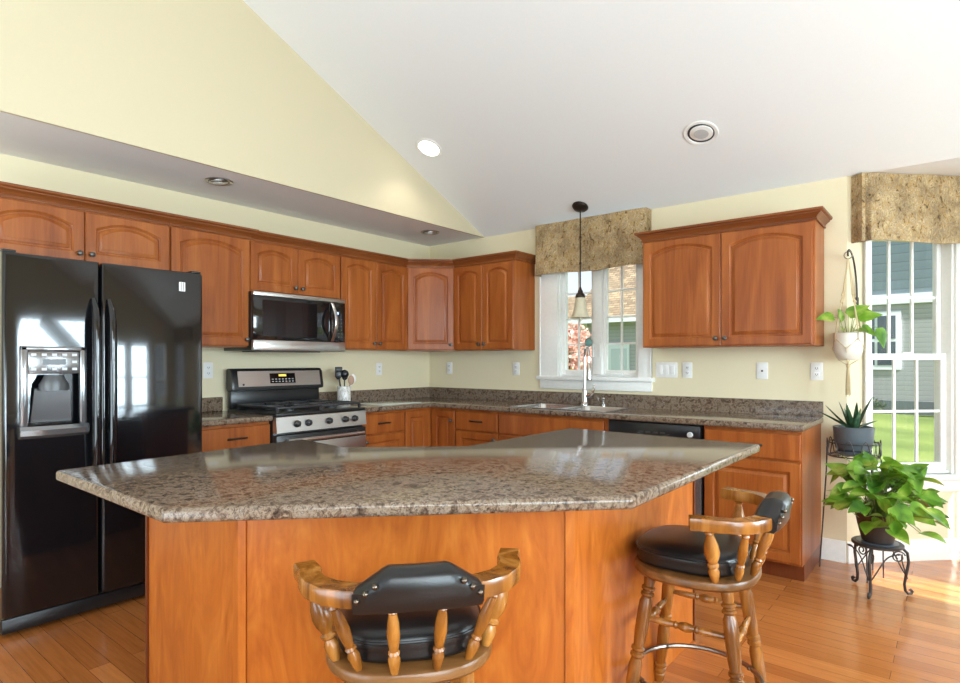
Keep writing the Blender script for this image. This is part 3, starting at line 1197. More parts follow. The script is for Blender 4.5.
def cut_door(x0, x1, cuts):
    """door slab with a rounded front; optional recess opening"""
    mb = MB()
    yb, yf = -0.742, -FD
    z0, z1 = 0.10, FH
    if not cuts:
        mb.box(x0, x1, yf, yb, z0, z1, 0.016, 4)
        return mb
    a, b, c_, d_ = cuts
    mb.box(x0, x1, yf + 0.060, yb, z0, z1, 0.004)
    for (p0, p1, q0, q1) in ((x0, a, z0, z1), (b, x1, z0, z1), (a, b, z0, c_), (a, b, d_, z1)):
        mb.box(p0, p1, yf + 0.016, yf + 0.060, q0, q1)
    # front skin around the opening, rounded at the outside
    r = 0.016
    outer = []
    k = 4

    def ring(i, y):
        return [(x0 + i, y, z0 + i), (x1 - i, y, z0 + i), (x1 - i, y, z1 - i), (x0 + i, y, z1 - i)]
    rows = []
    for s in range(k + 1):
        an = PI / 2 * s / k
        rows.append(ring(r * (1 - math.cos(an)), yf + r * (1 - math.sin(an))))
    rows.append([(a, yf, c_), (b, yf, c_), (b, yf, d_), (a, yf, d_)])
    rows.append([(a, yf + 0.017, c_), (b, yf + 0.017, c_), (b, yf + 0.017, d_), (a, yf + 0.017, d_)])
    mb.loops(rows, False, False)
    return mb


fd = cut_door(0.003, GX - 0.004, (0.066, 0.334, 0.935, 1.345)).build('freezer_door', M['black'], fr)
rd = cut_door(GX + 0.004, FW - 0.003, None).build('refrigerator_door', M['black'], fr)


def fridge_handle(x, par):
    mb = MB()
    pts, rs = [], []
    for k in range(17):
        u = k / 16
        z = 0.66 + (1.585 - 0.66) * u
        e = min(u, 1 - u)
        y = -FD - 0.052 * (1 - math.exp(-e * 16)) - 0.004
        pts.append((x, y, z))
        rs.append(0.012 + 0.008 * (1 - math.exp(-e * 12)))
    mb.tube(pts, rs, 12)
    return mb.build('handle', M['black'], par)


fridge_handle(GX - 0.034, fd)
fridge_handle(GX + 0.036, rd)
# dispenser
dp = MB()
a, b, c_, d_ = 0.066, 0.334, 0.935, 1.345
fy_ = -FD
# bezel frame
for (p0, p1, q0, q1) in ((a, a + 0.03, c_ + 0.03, d_), (b - 0.03, b, c_ + 0.03, d_), (a, b, d_ - 0.022, d_)):
    dp.box(p0, p1, fy_ - 0.012, fy_ + 0.012, q0, q1, 0.006)
dsp = dp.build('dispenser', M['grey'], fd)
MB().box(a + 0.031, b - 0.031, fy_ - 0.006, fy_ + 0.012, 1.215, d_ - 0.023, 0.004).build('control_panel', M['grey'], dsp)
mb = MB()
for i in range(5):
    for j in range(3):
        if j == 1 and 0 < i < 4:
            continue
        xx = a + 0.052 + i * 0.041
        MB().box(xx - 0.010, xx + 0.010, fy_ - 0.0085, fy_ - 0.0062, 1.232 + j * 0.034, 1.244 + j * 0.034, 0.0).build('button', M['mark'], dsp)
MB().box(a + 0.088, b - 0.088, fy_ - 0.0085, fy_ - 0.0062, 1.258, 1.286).build('display', M['dgrey'], dsp)
MB().box(a + 0.031, b - 0.031, fy_ + 0.0545, fy_ + 0.058, c_ + 0.03, 1.214).build('cavity_back', M['black'], dsp)
mb = MB()
mb.lathe([(0.06, 0), (0.062, 0.03), (0.045, 0.06), (0.04, 0.075)], 20, Matrix.Translation((0.2, fy_ + 0.0, 1.135)) @ Matrix.Diagonal((1.0, 0.35, 1.0, 1.0)))
mb.build('chute', M['dgrey'], dsp)
mb = MB()
mb.loops([[(0.2 - w_, y, z) for w_, y, z in ((0.072, fy_ + 0.034, 1.15), (-0.072, fy_ + 0.034, 1.15), (-0.085, fy_ + 0.050, 0.985), (0.085, fy_ + 0.050, 0.985))],
          [(0.2 - w_, y, z) for w_, y, z in ((0.07, fy_ + 0.026, 1.145), (-0.07, fy_ + 0.026, 1.145), (-0.083, fy_ + 0.042, 0.985), (0.083, fy_ + 0.042, 0.985))]])
mb.build('paddle', M['grey'], dsp)
mb = MB()
rows = []
for zz, yy in ((0.965, 0.008), (0.972, -0.02), (0.955, -0.034), (0.930, -0.030), (0.915, -0.006), (0.92, 0.008)):
    rows.append([(a - 0.004 + (b - a + 0.008) * k / 12, fy_ + yy - 0.016 * math.sin(PI * k / 12) * (yy < 0), zz) for k in range(13)])
mb.loops([[r[k] for r in rows] for k in range(13)])
mb.build('drip_tray', M['grey'], dsp)
mb = MB()
mb.box(0.782, 0.815, -FD - 0.002, -FD, 1.665, 1.715, 0.0)
bd = mb.build('badge', M['plate'], rd)
mb = MB()
for k in range(2):
    mb.box(0.7915 + k * 0.012, 0.7945 + k * 0.012, -FD - 0.003, -FD - 0.0021, 1.667, 1.713)
mb.build('badge_stripe', M['dgrey'], bd)
for xx in (0.035, FW - 0.03):
    MB().box(xx - 0.03, xx + 0.025, -FD + 0.02, -0.70, FH + 0.0005, FH + 0.014, 0.005).build('hinge_cover', M['blackm'], fr)

# ------------------------------------------------------------------ gas range
st = thing('gas_range', 'stainless steel gas range with black grates on the left wall', 'stove', (0.03, -2.162, 0), R90)
SW, SD = 0.764, 0.65
MB().box(0.002, SW - 0.002, -0.60, 0, 0.03, 0.905, 0.003).build('oven_body', M['blackm'], st)
MB().box(0.0, SW, -SD + 0.01, 0, 0.905, 0.925, 0.006).build('cooktop', M['blackm'], st)
mb = MB()
mb.loops([[(x, -0.60, 0.79), (x, -SD, 0.795), (x, -SD + 0.012, 0.9), (x, -0.60, 0.904)] for x in (0.0, SW)])
cpn = mb.build('control_panel', M['steel'], st)
for k, xx in enumerate((0.155, 0.245, 0.42, 0.565, 0.65)):
    mb = MB()
    mb.lathe([(0.024, 0), (0.024, 0.01), (0.019, 0.014), (0.018, 0.028), (0.012, 0.032)], 16, Matrix.Translation((xx, -SD + 0.005, 0.848)) @ Matrix.Rotation(PI / 2 - 0.1, 4, 'X'))
    mb.box(xx - 0.005, xx + 0.005, -SD - 0.034, -SD - 0.018, 0.834, 0.868, 0.002)
    mb.build('knob', M['blackm'], cpn)
od = MB().box(0.0, SW, -SD + 0.005, -0.601, 0.17, 0.780, 0.008).build('oven_door', M['blackm'], st)
MB().box(0.006, SW - 0.006, -SD - 0.001, -SD + 0.004, 0.18, 0.715, 0.002).build('door_skin', M['steel'], od)
MB().box(0.13, SW - 0.13, -SD - 0.004, -SD - 0.0012, 0.33, 0.60, 0.001).build('oven_window', M['black'], od)
mb = MB()
pts = [(0.06 + (SW - 0.12) * k / 12, -SD - 0.042 - 0.012 * math.sin(PI * k / 12), 0.742) for k in range(13)]
mb.tube(pts, 0.013, 10)
for xx in (0.08, SW - 0.08):
    mb.cyl((xx, -SD + 0.004, 0.742), (xx, -SD - 0.046, 0.742), 0.011)
mb.build('handle', M['steel'], od)
MB().box(0.004, SW - 0.004, -SD + 0.012, -0.601, 0.035, 0.16, 0.006).build('storage_drawer', M['steel'], st)
# back guard
mb = MB()
mb.box(0.0, SW, -0.055, -0.0, 0.9255, 1.06, 0.006)
mb.build('riser', M['blackm'], st)
mb = MB()
sec = [(-0.02, 1.05), (-0.098, 1.062), (-0.100, 1.085), (-0.078, 1.205), (-0.062, 1.222), (-0.008, 1.222), (-0.006, 1.07)]
rows = []
for xx, k in ((-0.012, 0.90), (-0.006, 0.97), (0.004, 1.0), (SW - 0.004, 1.0), (SW + 0.006, 0.97), (SW + 0.012, 0.90)):
    rows.append([(xx, -0.05 + (y + 0.05) * k, 1.135 + (z - 1.135) * k) for y, z in sec])
mb.loops(rows)
bg = mb.build('back_guard', M['blackm'], st)


def guard(xa, xb, za, zb, lift, name, mat, par):
    def yy(z):
        return -0.100 + (z - 1.085) * (0.022 / 0.12) - lift
    mb = MB()
    mb.loops([[(xa, yy(za), za), (xb, yy(za), za), (xb, yy(zb), zb), (xa, yy(zb), zb)],
              [(xa, yy(za) + 0.003, za), (xb, yy(za) + 0.003, za), (xb, yy(zb) + 0.003, zb), (xa, yy(zb) + 0.003, zb)]])
    return mb.build(name, mat, par)


gp = guard(0.035, SW - 0.02, 1.088, 1.202, 0.003, 'guard_plate', M['steel'], bg)
dsy = guard(0.29, 0.51, 1.108, 1.184, 0.006, 'display', M['black'], gp)
guard(0.365, 0.43, 1.160, 1.176, 0.008, 'clock_digits', M['digits'], dsy)
mb_ = []
for j in range(2):
    for i in range(7):
        xx = 0.304 + i * 0.029
        guard(xx, xx + 0.014, 1.118 + j * 0.018, 1.125 + j * 0.018, 0.008, 'key_print', M['mark'], dsy)
MB().lathe([(0.008, 0), (0.008, 0.002)], 14, Matrix.Translation((0.07, -0.1045, 1.104)) @ Matrix.Rotation(PI / 2, 4, 'X')).build('round_mark', M['dgrey'], gp)
# grates and burners
for (gx0, gx1) in ((0.03, 0.375), (0.389, 0.734)):
    mb = MB()
    ya, yb = -0.60, -0.10
    zt = 0.966
    for xx in (gx0, gx1):
        mb.box(xx - 0.008, xx + 0.008, ya, yb, zt - 0.015, zt, 0.003)
    for yv in (ya, (ya + yb) / 2, yb):
        mb.box(gx0, gx1, yv - 0.008, yv + 0.008, zt - 0.015, zt, 0.003)
    gxm = (gx0 + gx1) / 2
    for yv in ((ya * 3 + yb) / 4, (ya + 3 * yb) / 4):
        for dx_, dy_ in ((1, 0), (-1, 0), (0, 1), (0, -1)):
            if dx_:
                mb.box(min(gxm + dx_ * 0.04, gxm + dx_ * 0.17), max(gxm + dx_ * 0.04, gxm + dx_ * 0.17), yv - 0.005, yv + 0.005, zt - 0.012, zt + 0.004, 0.002)
            else:
                mb.box(gxm - 0.005, gxm + 0.005, min(yv + dy_ * 0.03, yv + dy_ * 0.12), max(yv + dy_ * 0.03, yv + dy_ * 0.12), zt - 0.012, zt + 0.004, 0.002)
    for xx in (gx0, gx1):
        for yv in (ya, yb):
            mb.box(xx - 0.008, xx + 0.008, yv - 0.008, yv + 0.008, 0.9255, zt - 0.013)
    mb.build('grate', M['iron'], st)
    for yv in ((ya * 3 + yb) / 4, (ya + 3 * yb) / 4):
        MB().lathe([(0.045, 0), (0.045, 0.008), (0.034, 0.009), (0.034, 0.018), (0.03, 0.02)], 20, Matrix.Translation((gxm, yv, 0.9255))).build('burner', M['iron'], st)

# ------------------------------------------------------------------ microwave
mw = thing('microwave', 'black and stainless over-the-range microwave above the gas range', 'microwave', (0.002, -2.174, 1.352), R90)
MW, MH, MD = 0.79, 0.412, 0.405
MB().box(0, MW, -MD + 0.028, 0, 0.0, MH, 0.004).build('case', M['blackm'], mw)
md = MB().box(0.0, MW * 0.80, -MD, -MD + 0.027, 0.075, MH - 0.03, 0.006).build('door', M['black'], mw)
MB().box(0.07, MW * 0.80 - 0.11, -MD - 0.0015, -MD - 0.0002, 0.10, MH - 0.055, 0.0).build('window', M['smoke'], md)
pn = MB().box(MW * 0.80 + 0.002, MW, -MD, -MD + 0.027, 0.075, MH - 0.03, 0.006).build('control_panel', M['black'], mw)
MB().box(0.0, MW, -MD - 0.004, -MD + 0.027, 0.0, 0.073, 0.005).build('bottom_trim', M['steel'], mw)
MB().box(0.0, MW, -MD - 0.004, -MD + 0.027, MH - 0.028, MH, 0.004).build('top_trim', M['steel'], mw)
mb = MB()
rows = []
for k in range(17):
    u = k / 16
    z = 0.078 + (MH - 0.112) * u
    y = -MD - 0.004 - 0.058 * math.sin(PI * u)
    wv = 0.014
    x = 0.66
    rows.append([(x - wv, y, z), (x, y - 0.007, z), (x + wv, y, z), (x, y + 0.006, z)])
mb.loops(rows)
mb.build('handle', M['steel'], md, smooth=60)
MB().box(0.695, 0.725, -MD - 0.0015, -MD - 0.0003, 0.29, 0.31).build('display', M['blue_digits'], pn)
mb = MB()
for j in range(6):
    for i in range(3):
        mb.box(0.69 + i * 0.028, 0.702 + i * 0.028, -MD - 0.0012, -MD - 0.0003, 0.11 + j * 0.028, 0.116 + j * 0.028)
mb.build('key_print', M['grey'], pn)
MB().box(0.1, 0.6, -0.34, -0.08, -0.008, 0.0).build('vent_plate', M['dgrey'], mw)

# ------------------------------------------------------------------ counter items
cx_, cy_ = 0.20, -1.235
ck = thing('utensil_crock', 'white marble utensil crock on the counter beside the gas range', 'crock', (cx_, cy_, 0.9142))
MB().lathe([(0.054, 0), (0.056, 0.004), (0.056, 0.150), (0.054, 0.153), (0.048, 0.153), (0.048, 0.01)], 28, cap1=True).build('body', M['marble'], ck)


def utensil(name, label, dx, dy, top, kind, mat):
    o = thing(name, label, 'utensil', (cx_ + dx * 0.25, cy_ + dy * 0.25, 0.93))
    p1 = Vector((dx * 0.8, dy * 0.8, top - 0.93))
    mb = MB()
    mb.tube([(0, 0, 0), p1 * 0.5, p1], 0.005, 8)
    mb.build('handle', mat, o)
    mb = MB()
    q_ = p1.normalized()
    mtx = Matrix.Translation(p1 + q_ * 0.03) @ Matrix.Rotation(-0.6, 4, 'Z')
    if kind == 'ladle':
        mb.ellipsoid((0, 0, 0), (0.030, 0.036, 0.036), 14, 8, mtx)
    elif kind == 'spoon':
        mb.ellipsoid((0, 0, 0), (0.009, 0.026, 0.040), 14, 8, mtx)
    else:
        mb.box(-0.004, 0.004, -0.03, 0.03, -0.04, 0.045, 0.003, 2, mtx)
    mb.build('head', mat, o)
    return o


utensil('serving_spoon', 'black spoon leaning left in the marble utensil crock', 0.004, -0.052, 1.135, 'spoon', M['blackm'])
utensil('ladle', 'black round ladle in the middle of the marble crock', 0.012, -0.004, 1.14, 'ladle', M['blackm'])
utensil('spatula', 'black slotted turner standing at the back of the marble crock', -0.045, -0.012, 1.155, 'turner', M['blackm'])
utensil('serving_spoon', 'black spoon leaning right in the marble utensil crock', -0.042, 0.040, 1.125, 'spoon', M['blackm'])
utensil('serving_spoon', 'beige wooden spoon low in the front of the marble crock', 0.048, 0.024, 1.09, 'spoon', plain('beech_spoon', srgb(176, 140, 116), 0.6))
utensil('spatula', 'white spatula leaning right in the marble utensil crock', 0.026, 0.058, 1.10, 'spoon', M['plate'])

cb = MB().box(0.20, 0.56, -1.13, -0.68, 0.9145, 0.9215, 0.002).build('cutting_board', M['board'])
tag(cb, 'pale flat glass cutting board on the counter right of the crock', 'cutting board')


# ------------------------------------------------------------------ outlets and switches
def outlet(x, z, wallname, label, rot=0):
    o = thing('wall_outlet', label, 'outlet', (x, -0.0005, z) if wallname == 'b' else (0.0005, x, z), 0 if wallname == 'b' else R90)
    MB().box(-0.036, 0.036, -0.006, 0, -0.057, 0.057, 0.003).build('cover_plate', M['plate'], o)
    for s in (-1, 1):
        sk_ = MB().box(-0.017, 0.017, -0.009, -0.0055, s * 0.020 - 0.014, s * 0.020 + 0.014, 0.002).build('socket', M['plate'], o)
        mb = MB()
        for dx_ in (-0.006, 0.006):
            mb.box(dx_ - 0.0016, dx_ + 0.0016, -0.0098, -0.0088, s * 0.020 - 0.004, s * 0.020 + 0.006)
        mb.box(-0.002, 0.002, -0.0098, -0.0088, s * 0.020 - 0.010, s * 0.020 - 0.006)
        mb.build('slot', M['slot'], sk_)
    return o


outlet(0.28, 1.21, 'b', 'white wall outlet under the corner wall cabinet, right of the room corner')
outlet(1.088, 1.208, 'b', 'white wall outlet left of the sink window under the two door cabinet')
outlet(2.640, 1.21, 'b', 'white wall outlet right beside the triple switch plate')
outlet(3.482, 1.21, 'b', 'white wall outlet nearest the hanging planter, at the right counter end')
outlet(-0.675, 1.205, 'l', 'white wall outlet on the left wall right of the utensil crock')
outlet(-2.29, 1.21, 'l', 'white wall outlet on the left wall between refrigerator and range')
sw = thing('switch_plate', 'wide white triple rocker switch plate right of the sink window', 'switch', (2.482, -0.0005, 1.21))
MB().box(-0.083, 0.083, -0.006, 0, -0.057, 0.057, 0.003).build('cover_plate', M['plate'], sw)
for k in (-1, 0, 1):
    MB().box(k * 0.046 - 0.017, k * 0.046 + 0.017, -0.010, -0.0055, -0.034, 0.034, 0.003).build('rocker', M['plate'], sw)
ph = thing('phone_jack', 'white wall plate with one small dark jack, under the largest wall cabinet', 'wall plate', (3.153, -0.0005, 1.21))
MB().box(-0.036, 0.036, -0.006, 0, -0.057, 0.057, 0.003).build('cover_plate', M['plate'], ph)
MB().box(-0.006, 0.006, -0.008, -0.0055, -0.006, 0.006).build('jack', M['slot'], ph)


# ------------------------------------------------------------------ valances
def valance(label, loc, rotz, w, drop, depth, pleat):
    o = thing('window_valance', label, 'valance', loc, rotz)
    mb = MB()
    # plan outline from the wall out, along the front, back to the wall (local -y is into the room)
    pts = [(0, 0), (0, -depth)]
    if pleat:
        pts = [(0, 0), (0.0, -depth * 0.5), (0.0, -depth), (0.020, -depth * 1.03), (0.026, -depth * 0.30), (0.040, -depth * 0.95), (0.048, -depth * 0.25), (0.060, -depth * 1.05)]
    n = 24
    xa = pts[-1][0]
    for k in range(1, n):
        x = xa + (w - xa) * k / n
        pts.append((x, -depth * 1.05 - 0.004 * math.sin(x * 17)))
    pts += [(w, -depth), (w, 0)]
    rows = []
    th = 0.010
    m = len(pts)

    def row(z, off, ins):
        out = []
        for i, (x, y) in enumerate(pts):
            x2 = min(max(x, ins), w - ins)
            y2 = min(0, y + ins) if y < -0.001 else 0
            if pleat and 0.021 < x < 0.05 and z > -drop * 0.5:
                y2 = -depth * 1.03 + ins + (0.02 * (1 if 0.024 < x < 0.03 or x > 0.045 else 0) if z < -0.01 else 0)
            wob = 0.008 * math.sin(x * 9.0) if z < -drop * 0.5 else 0
            out.append((x2, y2, z + wob))
        return out
    rows = [row(0, 0, th), row(0, 0, 0), row(-drop * 0.4, 0, 0), row(-drop, 0, 0), row(-drop, 0, th), row(0, 0, th)]
    mb.loops(rows, False, False, closed=False)
    mb.build('fabric', M['fabric'], o, smooth=50)
    MB().box(th, w - th, -depth + th, 0, -0.018, -0.006).build('mounting_board', M['trimw'], o)
    return o


valance('mottled brown and gold fabric valance above the kitchen sink window', (1.362, -0.001, ZE - 0.004), 0, 1.0, 0.43, 0.10, False)
valance('mottled brown and gold fabric valance with side pleats above the bay window', (3.65 + S2 * 0.03, S2 * 0.03 - 0.001, ZE - 0.004), PI / 4, 0.79, 0.42, 0.09, True)
valance('mottled fabric valance on the middle bay window', (BX0 + 0.24, BY - 0.001, ZE - 0.004), 0, 0.92, 0.42, 0.09, True)
valance('mottled fabric valance on the right bay window', (BX1 + S2 * 0.03, BY - S2 * 0.03 - 0.001, ZE - 0.004), -PI / 4, 0.74, 0.30, 0.09, True)

# ------------------------------------------------------------------ lights in the ceiling
slope_rot = Matrix.Rotation(-math.atan(SL), 4, 'X')


def can_light(label, x, y, on, sloped):
    z = ZE - SL * y if sloped else ZE
    o = thing('recessed_light', label, 'ceiling light', (x, y, z - 0.0005))
    if sloped:
        o.rotation_euler = (-math.atan(SL), 0, 0)
    R = 0.105 if sloped else 0.085
    mb = MB()
    mb.lathe([(R, 0), (R + 0.002, -0.004), (R - 0.004, -0.008), (R * 0.80, -0.006), (R * 0.76, -0.001)], 32, None, False, False)
    mb.build('trim_ring', M['plate'] if sloped else M['steel'], o)
    if on:
        MB().lathe([(R * 0.77, -0.002), (R * 0.77, -0.004)], 32).build('lamp', M['lamp'], o)
    else:
        MB().lathe([(R * 0.78, -0.001), (R * 0.78, -0.0025)], 32).build('recess_shade_disc', M['dgrey'], o)  # flat dark disc imitates the shade inside the recessed can
        mb = MB()
        mb.lathe([(R * 0.66, 0.0), (R * 0.66, -0.008), (R * 0.60, -0.010)], 28, Matrix.Translation((R * 0.05, -R * 0.06, -0.004)) @ Matrix.Rotation(0.10, 4, 'X'))
        eb = mb.build('eyeball', M['plate'] if sloped else M['steel'], o)
        MB().lathe([(R * 0.42, 0), (R * 0.42, -0.002)], 24, Matrix.Translation((R * 0.05, -R * 0.06, -0.0155)) @ Matrix.Rotation(0.10, 4, 'X')).build('bulb', M['mark'] if sloped else M['plate'], eb)
    return o


can_light('round recessed ceiling light, switched on, left of the pendant', 1.02, -1.065, True, True)
can_light('round white recessed ceiling light, switched off, above the right wall cabinet', 2.937, -0.598, False, True)
can_light('small metal recessed light in the dropped ceiling above the tall cabinet', 0.463, -2.446, False, False)
can_light('small metal recessed light in the dropped ceiling near the room corner', 0.481, -0.49, False, False)
sp_d = bpy.data.lights.new('recessed_spot', 'SPOT')
sp_d.energy = 8
sp_d.spot_size = 2.4
sp_d.spot_blend = 0.6
sp_d.shadow_soft_size = 0.08
sp_d.color = (1.0, 0.93, 0.82)
sp = bpy.data.objects.new('recessed_spot', sp_d)
COL.objects.link(sp)
sp.location = (1.02, -1.065, ZE + SL * 1.065 - 0.03)

# pendant
px_, py_ = 1.838, -0.17
pz = ZE - SL * py_
pd = thing('pendant_light', 'dark bronze pendant lamp with bell shaped glass shade before the window', 'pendant lamp', (px_, py_, 0))
mb = MB()
mb.lathe([(0.064, 0.0), (0.066, -0.008), (0.055, -0.022), (0.02, -0.034), (0.0, -0.036)], 24, Matrix.Translation((0, 0, pz - 0.001)) @ slope_rot)
mb.build('canopy', M['bronze'], pd)
mb = MB()
mb.cyl((0, 0, pz - 0.03), (0, 0, 1.86), 0.0055, n=10)
for zz in (2.26, 2.05):
    mb.cyl((0, 0, zz), (0, 0, zz + 0.02), 0.009, n=10)
mb.build('stem', M['bronze'], pd)
MB().lathe([(0.008, 1.87), (0.012, 1.855), (0.02, 1.84), (0.022, 1.825), (0.034, 1.815), (0.040, 1.795), (0.038, 1.785)], 20).build('socket_cap', M['bronze'], pd)
MB().lathe([(0.034, 1.79), (0.042, 1.775), (0.046, 1.74), (0.053, 1.69), (0.068, 1.645), (0.080, 1.625), (0.077, 1.625), (0.064, 1.65), (0.049, 1.69), (0.042, 1.74), (0.038, 1.775)], 28, None, False, False).build('shade', M['shade'], pd)
MB().lathe([(0.004, 1.70), (0.014, 1.69), (0.016, 1.66), (0.010, 1.60), (0.0, 1.595)], 14).build('bulb', M['shade'], pd)

# sun catcher on the window mullion
sc_ = thing('sun_catcher', 'small round glass ornament hanging on the window mullion above the faucet', 'ornament', (1.835, -0.02, 1.43))
MB().lathe([(0.0, 0), (0.026, 0.003), (0.032, 0.008), (0.026, 0.012), (0.0, 0.014)], 18, Matrix.Rotation(PI / 2, 4, 'X')).build('disc', plain('teal_glass', srgb(120, 168, 160), 0.1), sc_)
mb = MB()
mb.tube([(0.034 * math.cos(2 * PI * k / 16), -0.007, 0.034 * math.sin(2 * PI * k / 16)) for k in range(16)], 0.004, 6, True)
mb.tube([(0, -0.007, 0.034), (0, -0.003, 0.085)], 0.0015, 6)
mb.build('rim', M['ringm'], sc_)


# ------------------------------------------------------------------ bar stools
def stool(label, loc, rotz):
    """front of the stool faces local +y"""
    s = thing('bar_stool', label, 'bar stool', loc, rotz)
    N = 44

    def outline(a, b, e=2.5, cy=0.0):
        out = []
        for k in range(N):
            t = 2 * PI * k / N
            c_, s_ = math.cos(t), math.sin(t)
            out.append((a * math.copysign(abs(c_) ** (2 / e), c_), cy + b * math.copysign(abs(s_) ** (2 / e), s_)))
        return out
    zb, zt = 0.532, 0.570
    rows = []
    for d_, z in ((0.022, zb), (0.006, zb + 0.006), (0.0, zb + 0.014), (0.0, zt - 0.008), (0.003, zt - 0.003), (0.010, zt)):
        rows.append([(x, y, z) for x, y in outline(0.210 - d_, 0.205 - d_)])
    MB().loops(rows).build('seat', M['oak_flat'], s)
    # cushion
    rows = []
    for a, z in ((0.172, zt + 0.0005), (0.188, zt + 0.007), (0.193, zt + 0.018), (0.190, zt + 0.028), (0.194, zt + 0.038), (0.194, zt + 0.052), (0.186, zt + 0.066), (0.164, zt + 0.076), (0.11, zt + 0.081), (0.05, zt + 0.0825)):
        rows.append([(x, y, z) for x, y in outline(a * 0.94, a * 0.93, 2.9, 0.014)])
    cu = MB().loops(rows).build('cushion', M['leather'], s, smooth=60)
    mb = MB()
    mb.tube([(x, y, zt + 0.054) for x, y in outline(0.1945 * 0.94, 0.1945 * 0.93, 2.9, 0.014)], 0.0035, 6, True)
    mb.build('piping', M['leather'], cu)
    # legs
    LEG = [(0.016, 0.0), (0.019, 0.02), (0.021, 0.06), (0.0165, 0.068), (0.0165, 0.073), (0.022, 0.085), (0.022, 0.10), (0.0165, 0.108), (0.0165, 0.113), (0.0225, 0.125), (0.0225, 0.14), (0.0165, 0.148), (0.0165, 0.154),
           (0.020, 0.20), (0.0225, 0.32), (0.0225, 0.42), (0.018, 0.455), (0.018, 0.462), (0.0235, 0.475), (0.0235, 0.49), (0.018, 0.498), (0.018, 0.504), (0.0235, 0.515), (0.0235, 0.53), (0.018, 0.538), (0.018, 0.545),
           (0.022, 0.62), (0.0235, 0.74), (0.0225, 0.82), (0.0175, 0.845), (0.0175, 0.852), (0.023, 0.862), (0.023, 0.875), (0.0175, 0.882), (0.0175, 0.889), (0.023, 0.900), (0.023, 0.912), (0.0175, 0.920), (0.0175, 0.928), (0.020, 0.96), (0.019, 1.0)]
    top, foot = 0.125, 0.195

    def leg_at(sx, sy, z):
        u = z / zb
        r = foot + (top - foot) * u
        return Vector((sx * r, sy * r, z))
    for sx in (-1, 1):
        for sy in (-1, 1):
            MB().turned(leg_at(sx, sy, 0.0), leg_at(sx, sy, zb + 0.004), LEG, 16).build('leg', M['oak'], s)
    STR = [(0.007, 0), (0.009, 0.1), (0.012, 0.3), (0.009, 0.36), (0.013, 0.38), (0.009, 0.41), (0.013, 0.44), (0.016, 0.5), (0.013, 0.56), (0.009, 0.59), (0.013, 0.62), (0.009, 0.64), (0.012, 0.7), (0.009, 0.9), (0.007, 1)]
    for (p, q_, z) in (((-1, -1), (-1, 1), 0.385), ((1, -1), (1, 1), 0.385), ((-1, -1), (1, -1), 0.355), ((-1, 1), (1, 1), 0.355)):
        a, b = leg_at(*p, z), leg_at(*q_, z)
        MB().turned(a, b, STR, 10).build('stretcher', M['oak'], s)
    mb = MB()
    R = 0.172 * math.sqrt(2) - 0.030
    mb.tube([(R * math.cos(2 * PI * k / 40), R * math.sin(2 * PI * k / 40), 0.165) for k in range(40)], 0.0085, 8, True)
    fr_ = mb.build('footrest_ring', M['ringm'], s)
    for k in range(4):
        a = PI / 4 + k * PI / 2
        MB().ellipsoid(((R - 0.008) * math.cos(a), (R - 0.008) * math.sin(a), 0.165), (0.007, 0.007, 0.007), 8, 6).build('bolt', M['stud'], fr_)
    # bow arm: path from one tip around the back to the other
    zA = 0.768
    half = [(0.258, -0.040), (0.250, -0.062), (0.240, -0.090), (0.238, -0.125), (0.224, -0.165), (0.190, -0.205), (0.145, -0.228), (0.10, -0.241), (0.0, -0.250)]
    path = [(x, y, zA) for x, y in half] + [(-x, y, zA) for x, y in reversed(half[:-1])]
    sec = [(-0.030, -0.020), (0.030, -0.020), (0.033, -0.012), (0.033, 0.012), (0.030, 0.018), (-0.030, 0.018), (-0.033, 0.012), (-0.033, -0.012)]
    sc = []
    for x, y, z in path:
        k = abs(x)
        sc.append((0.80 + (0.30 if k > 0.27 else 0.08 if k < 0.2 else 0.0), 1.0))
    MB().sweep(path, sec, scales=sc).build('arm_rail', M['oak'], s, smooth=40)
    # leather back pad wrapped over the middle of the rail
    NP = 25
    rows = []
    for k in range(NP):
        u = -1 + 2 * k / (NP - 1)
        px_ = u * 0.132
        d_ = Vector((1.8 * px_, -1, 0)).normalized()
        c_ = Vector((px_, -0.250 + 0.9 * px_ * px_, 0))
        au = abs(u)
        ztop = 0.834 if au < 0.52 else 0.834 - (au - 0.52) / 0.48 * 0.044
        zbot = 0.743 - 0.004 * au
        th = 0.042
        sect = [(-th, zbot + 0.012), (-th + 0.008, zbot), (th - 0.008, zbot), (th, zbot + 0.012), (th, zA + 0.02), (th - 0.004, ztop - 0.018), (th - 0.018, ztop - 0.004), (0.0, ztop), (-th + 0.014, ztop - 0.006), (-th, ztop - 0.03)]
        lean = 0.12
        rows.append([c_ + d_ * (p + (z - zA) * lean) + Vector((0, 0, z)) for p, z in sect])
    bp = MB().loops(rows).build('back_pad', M['leather'], s, smooth=50)
    for sgn in (-1, 1):
        for j, (u, z) in enumerate(((0.93, 0.772), (0.80, 0.788), (0.66, 0.804))):
            px_ = sgn * u * 0.132
            d_ = Vector((1.8 * px_, -1, 0)).normalized()
            p = Vector((px_, -0.250 + 0.9 * px_ * px_, z)) + d_ * (0.0425 + (z - zA) * 0.12)
            MB().ellipsoid(tuple(p), (0.007, 0.007, 0.007), 10, 6).build('stud', M['stud'], bp)
    # spindles
    FAT = [(0.010, 0), (0.013, 0.04), (0.016, 0.12), (0.018, 0.20), (0.012, 0.27), (0.018, 0.30), (0.018, 0.33), (0.013, 0.36), (0.021, 0.45), (0.025, 0.55), (0.022, 0.68), (0.014, 0.82), (0.011, 0.88), (0.016, 0.91), (0.012, 0.94), (0.015, 1.0)]
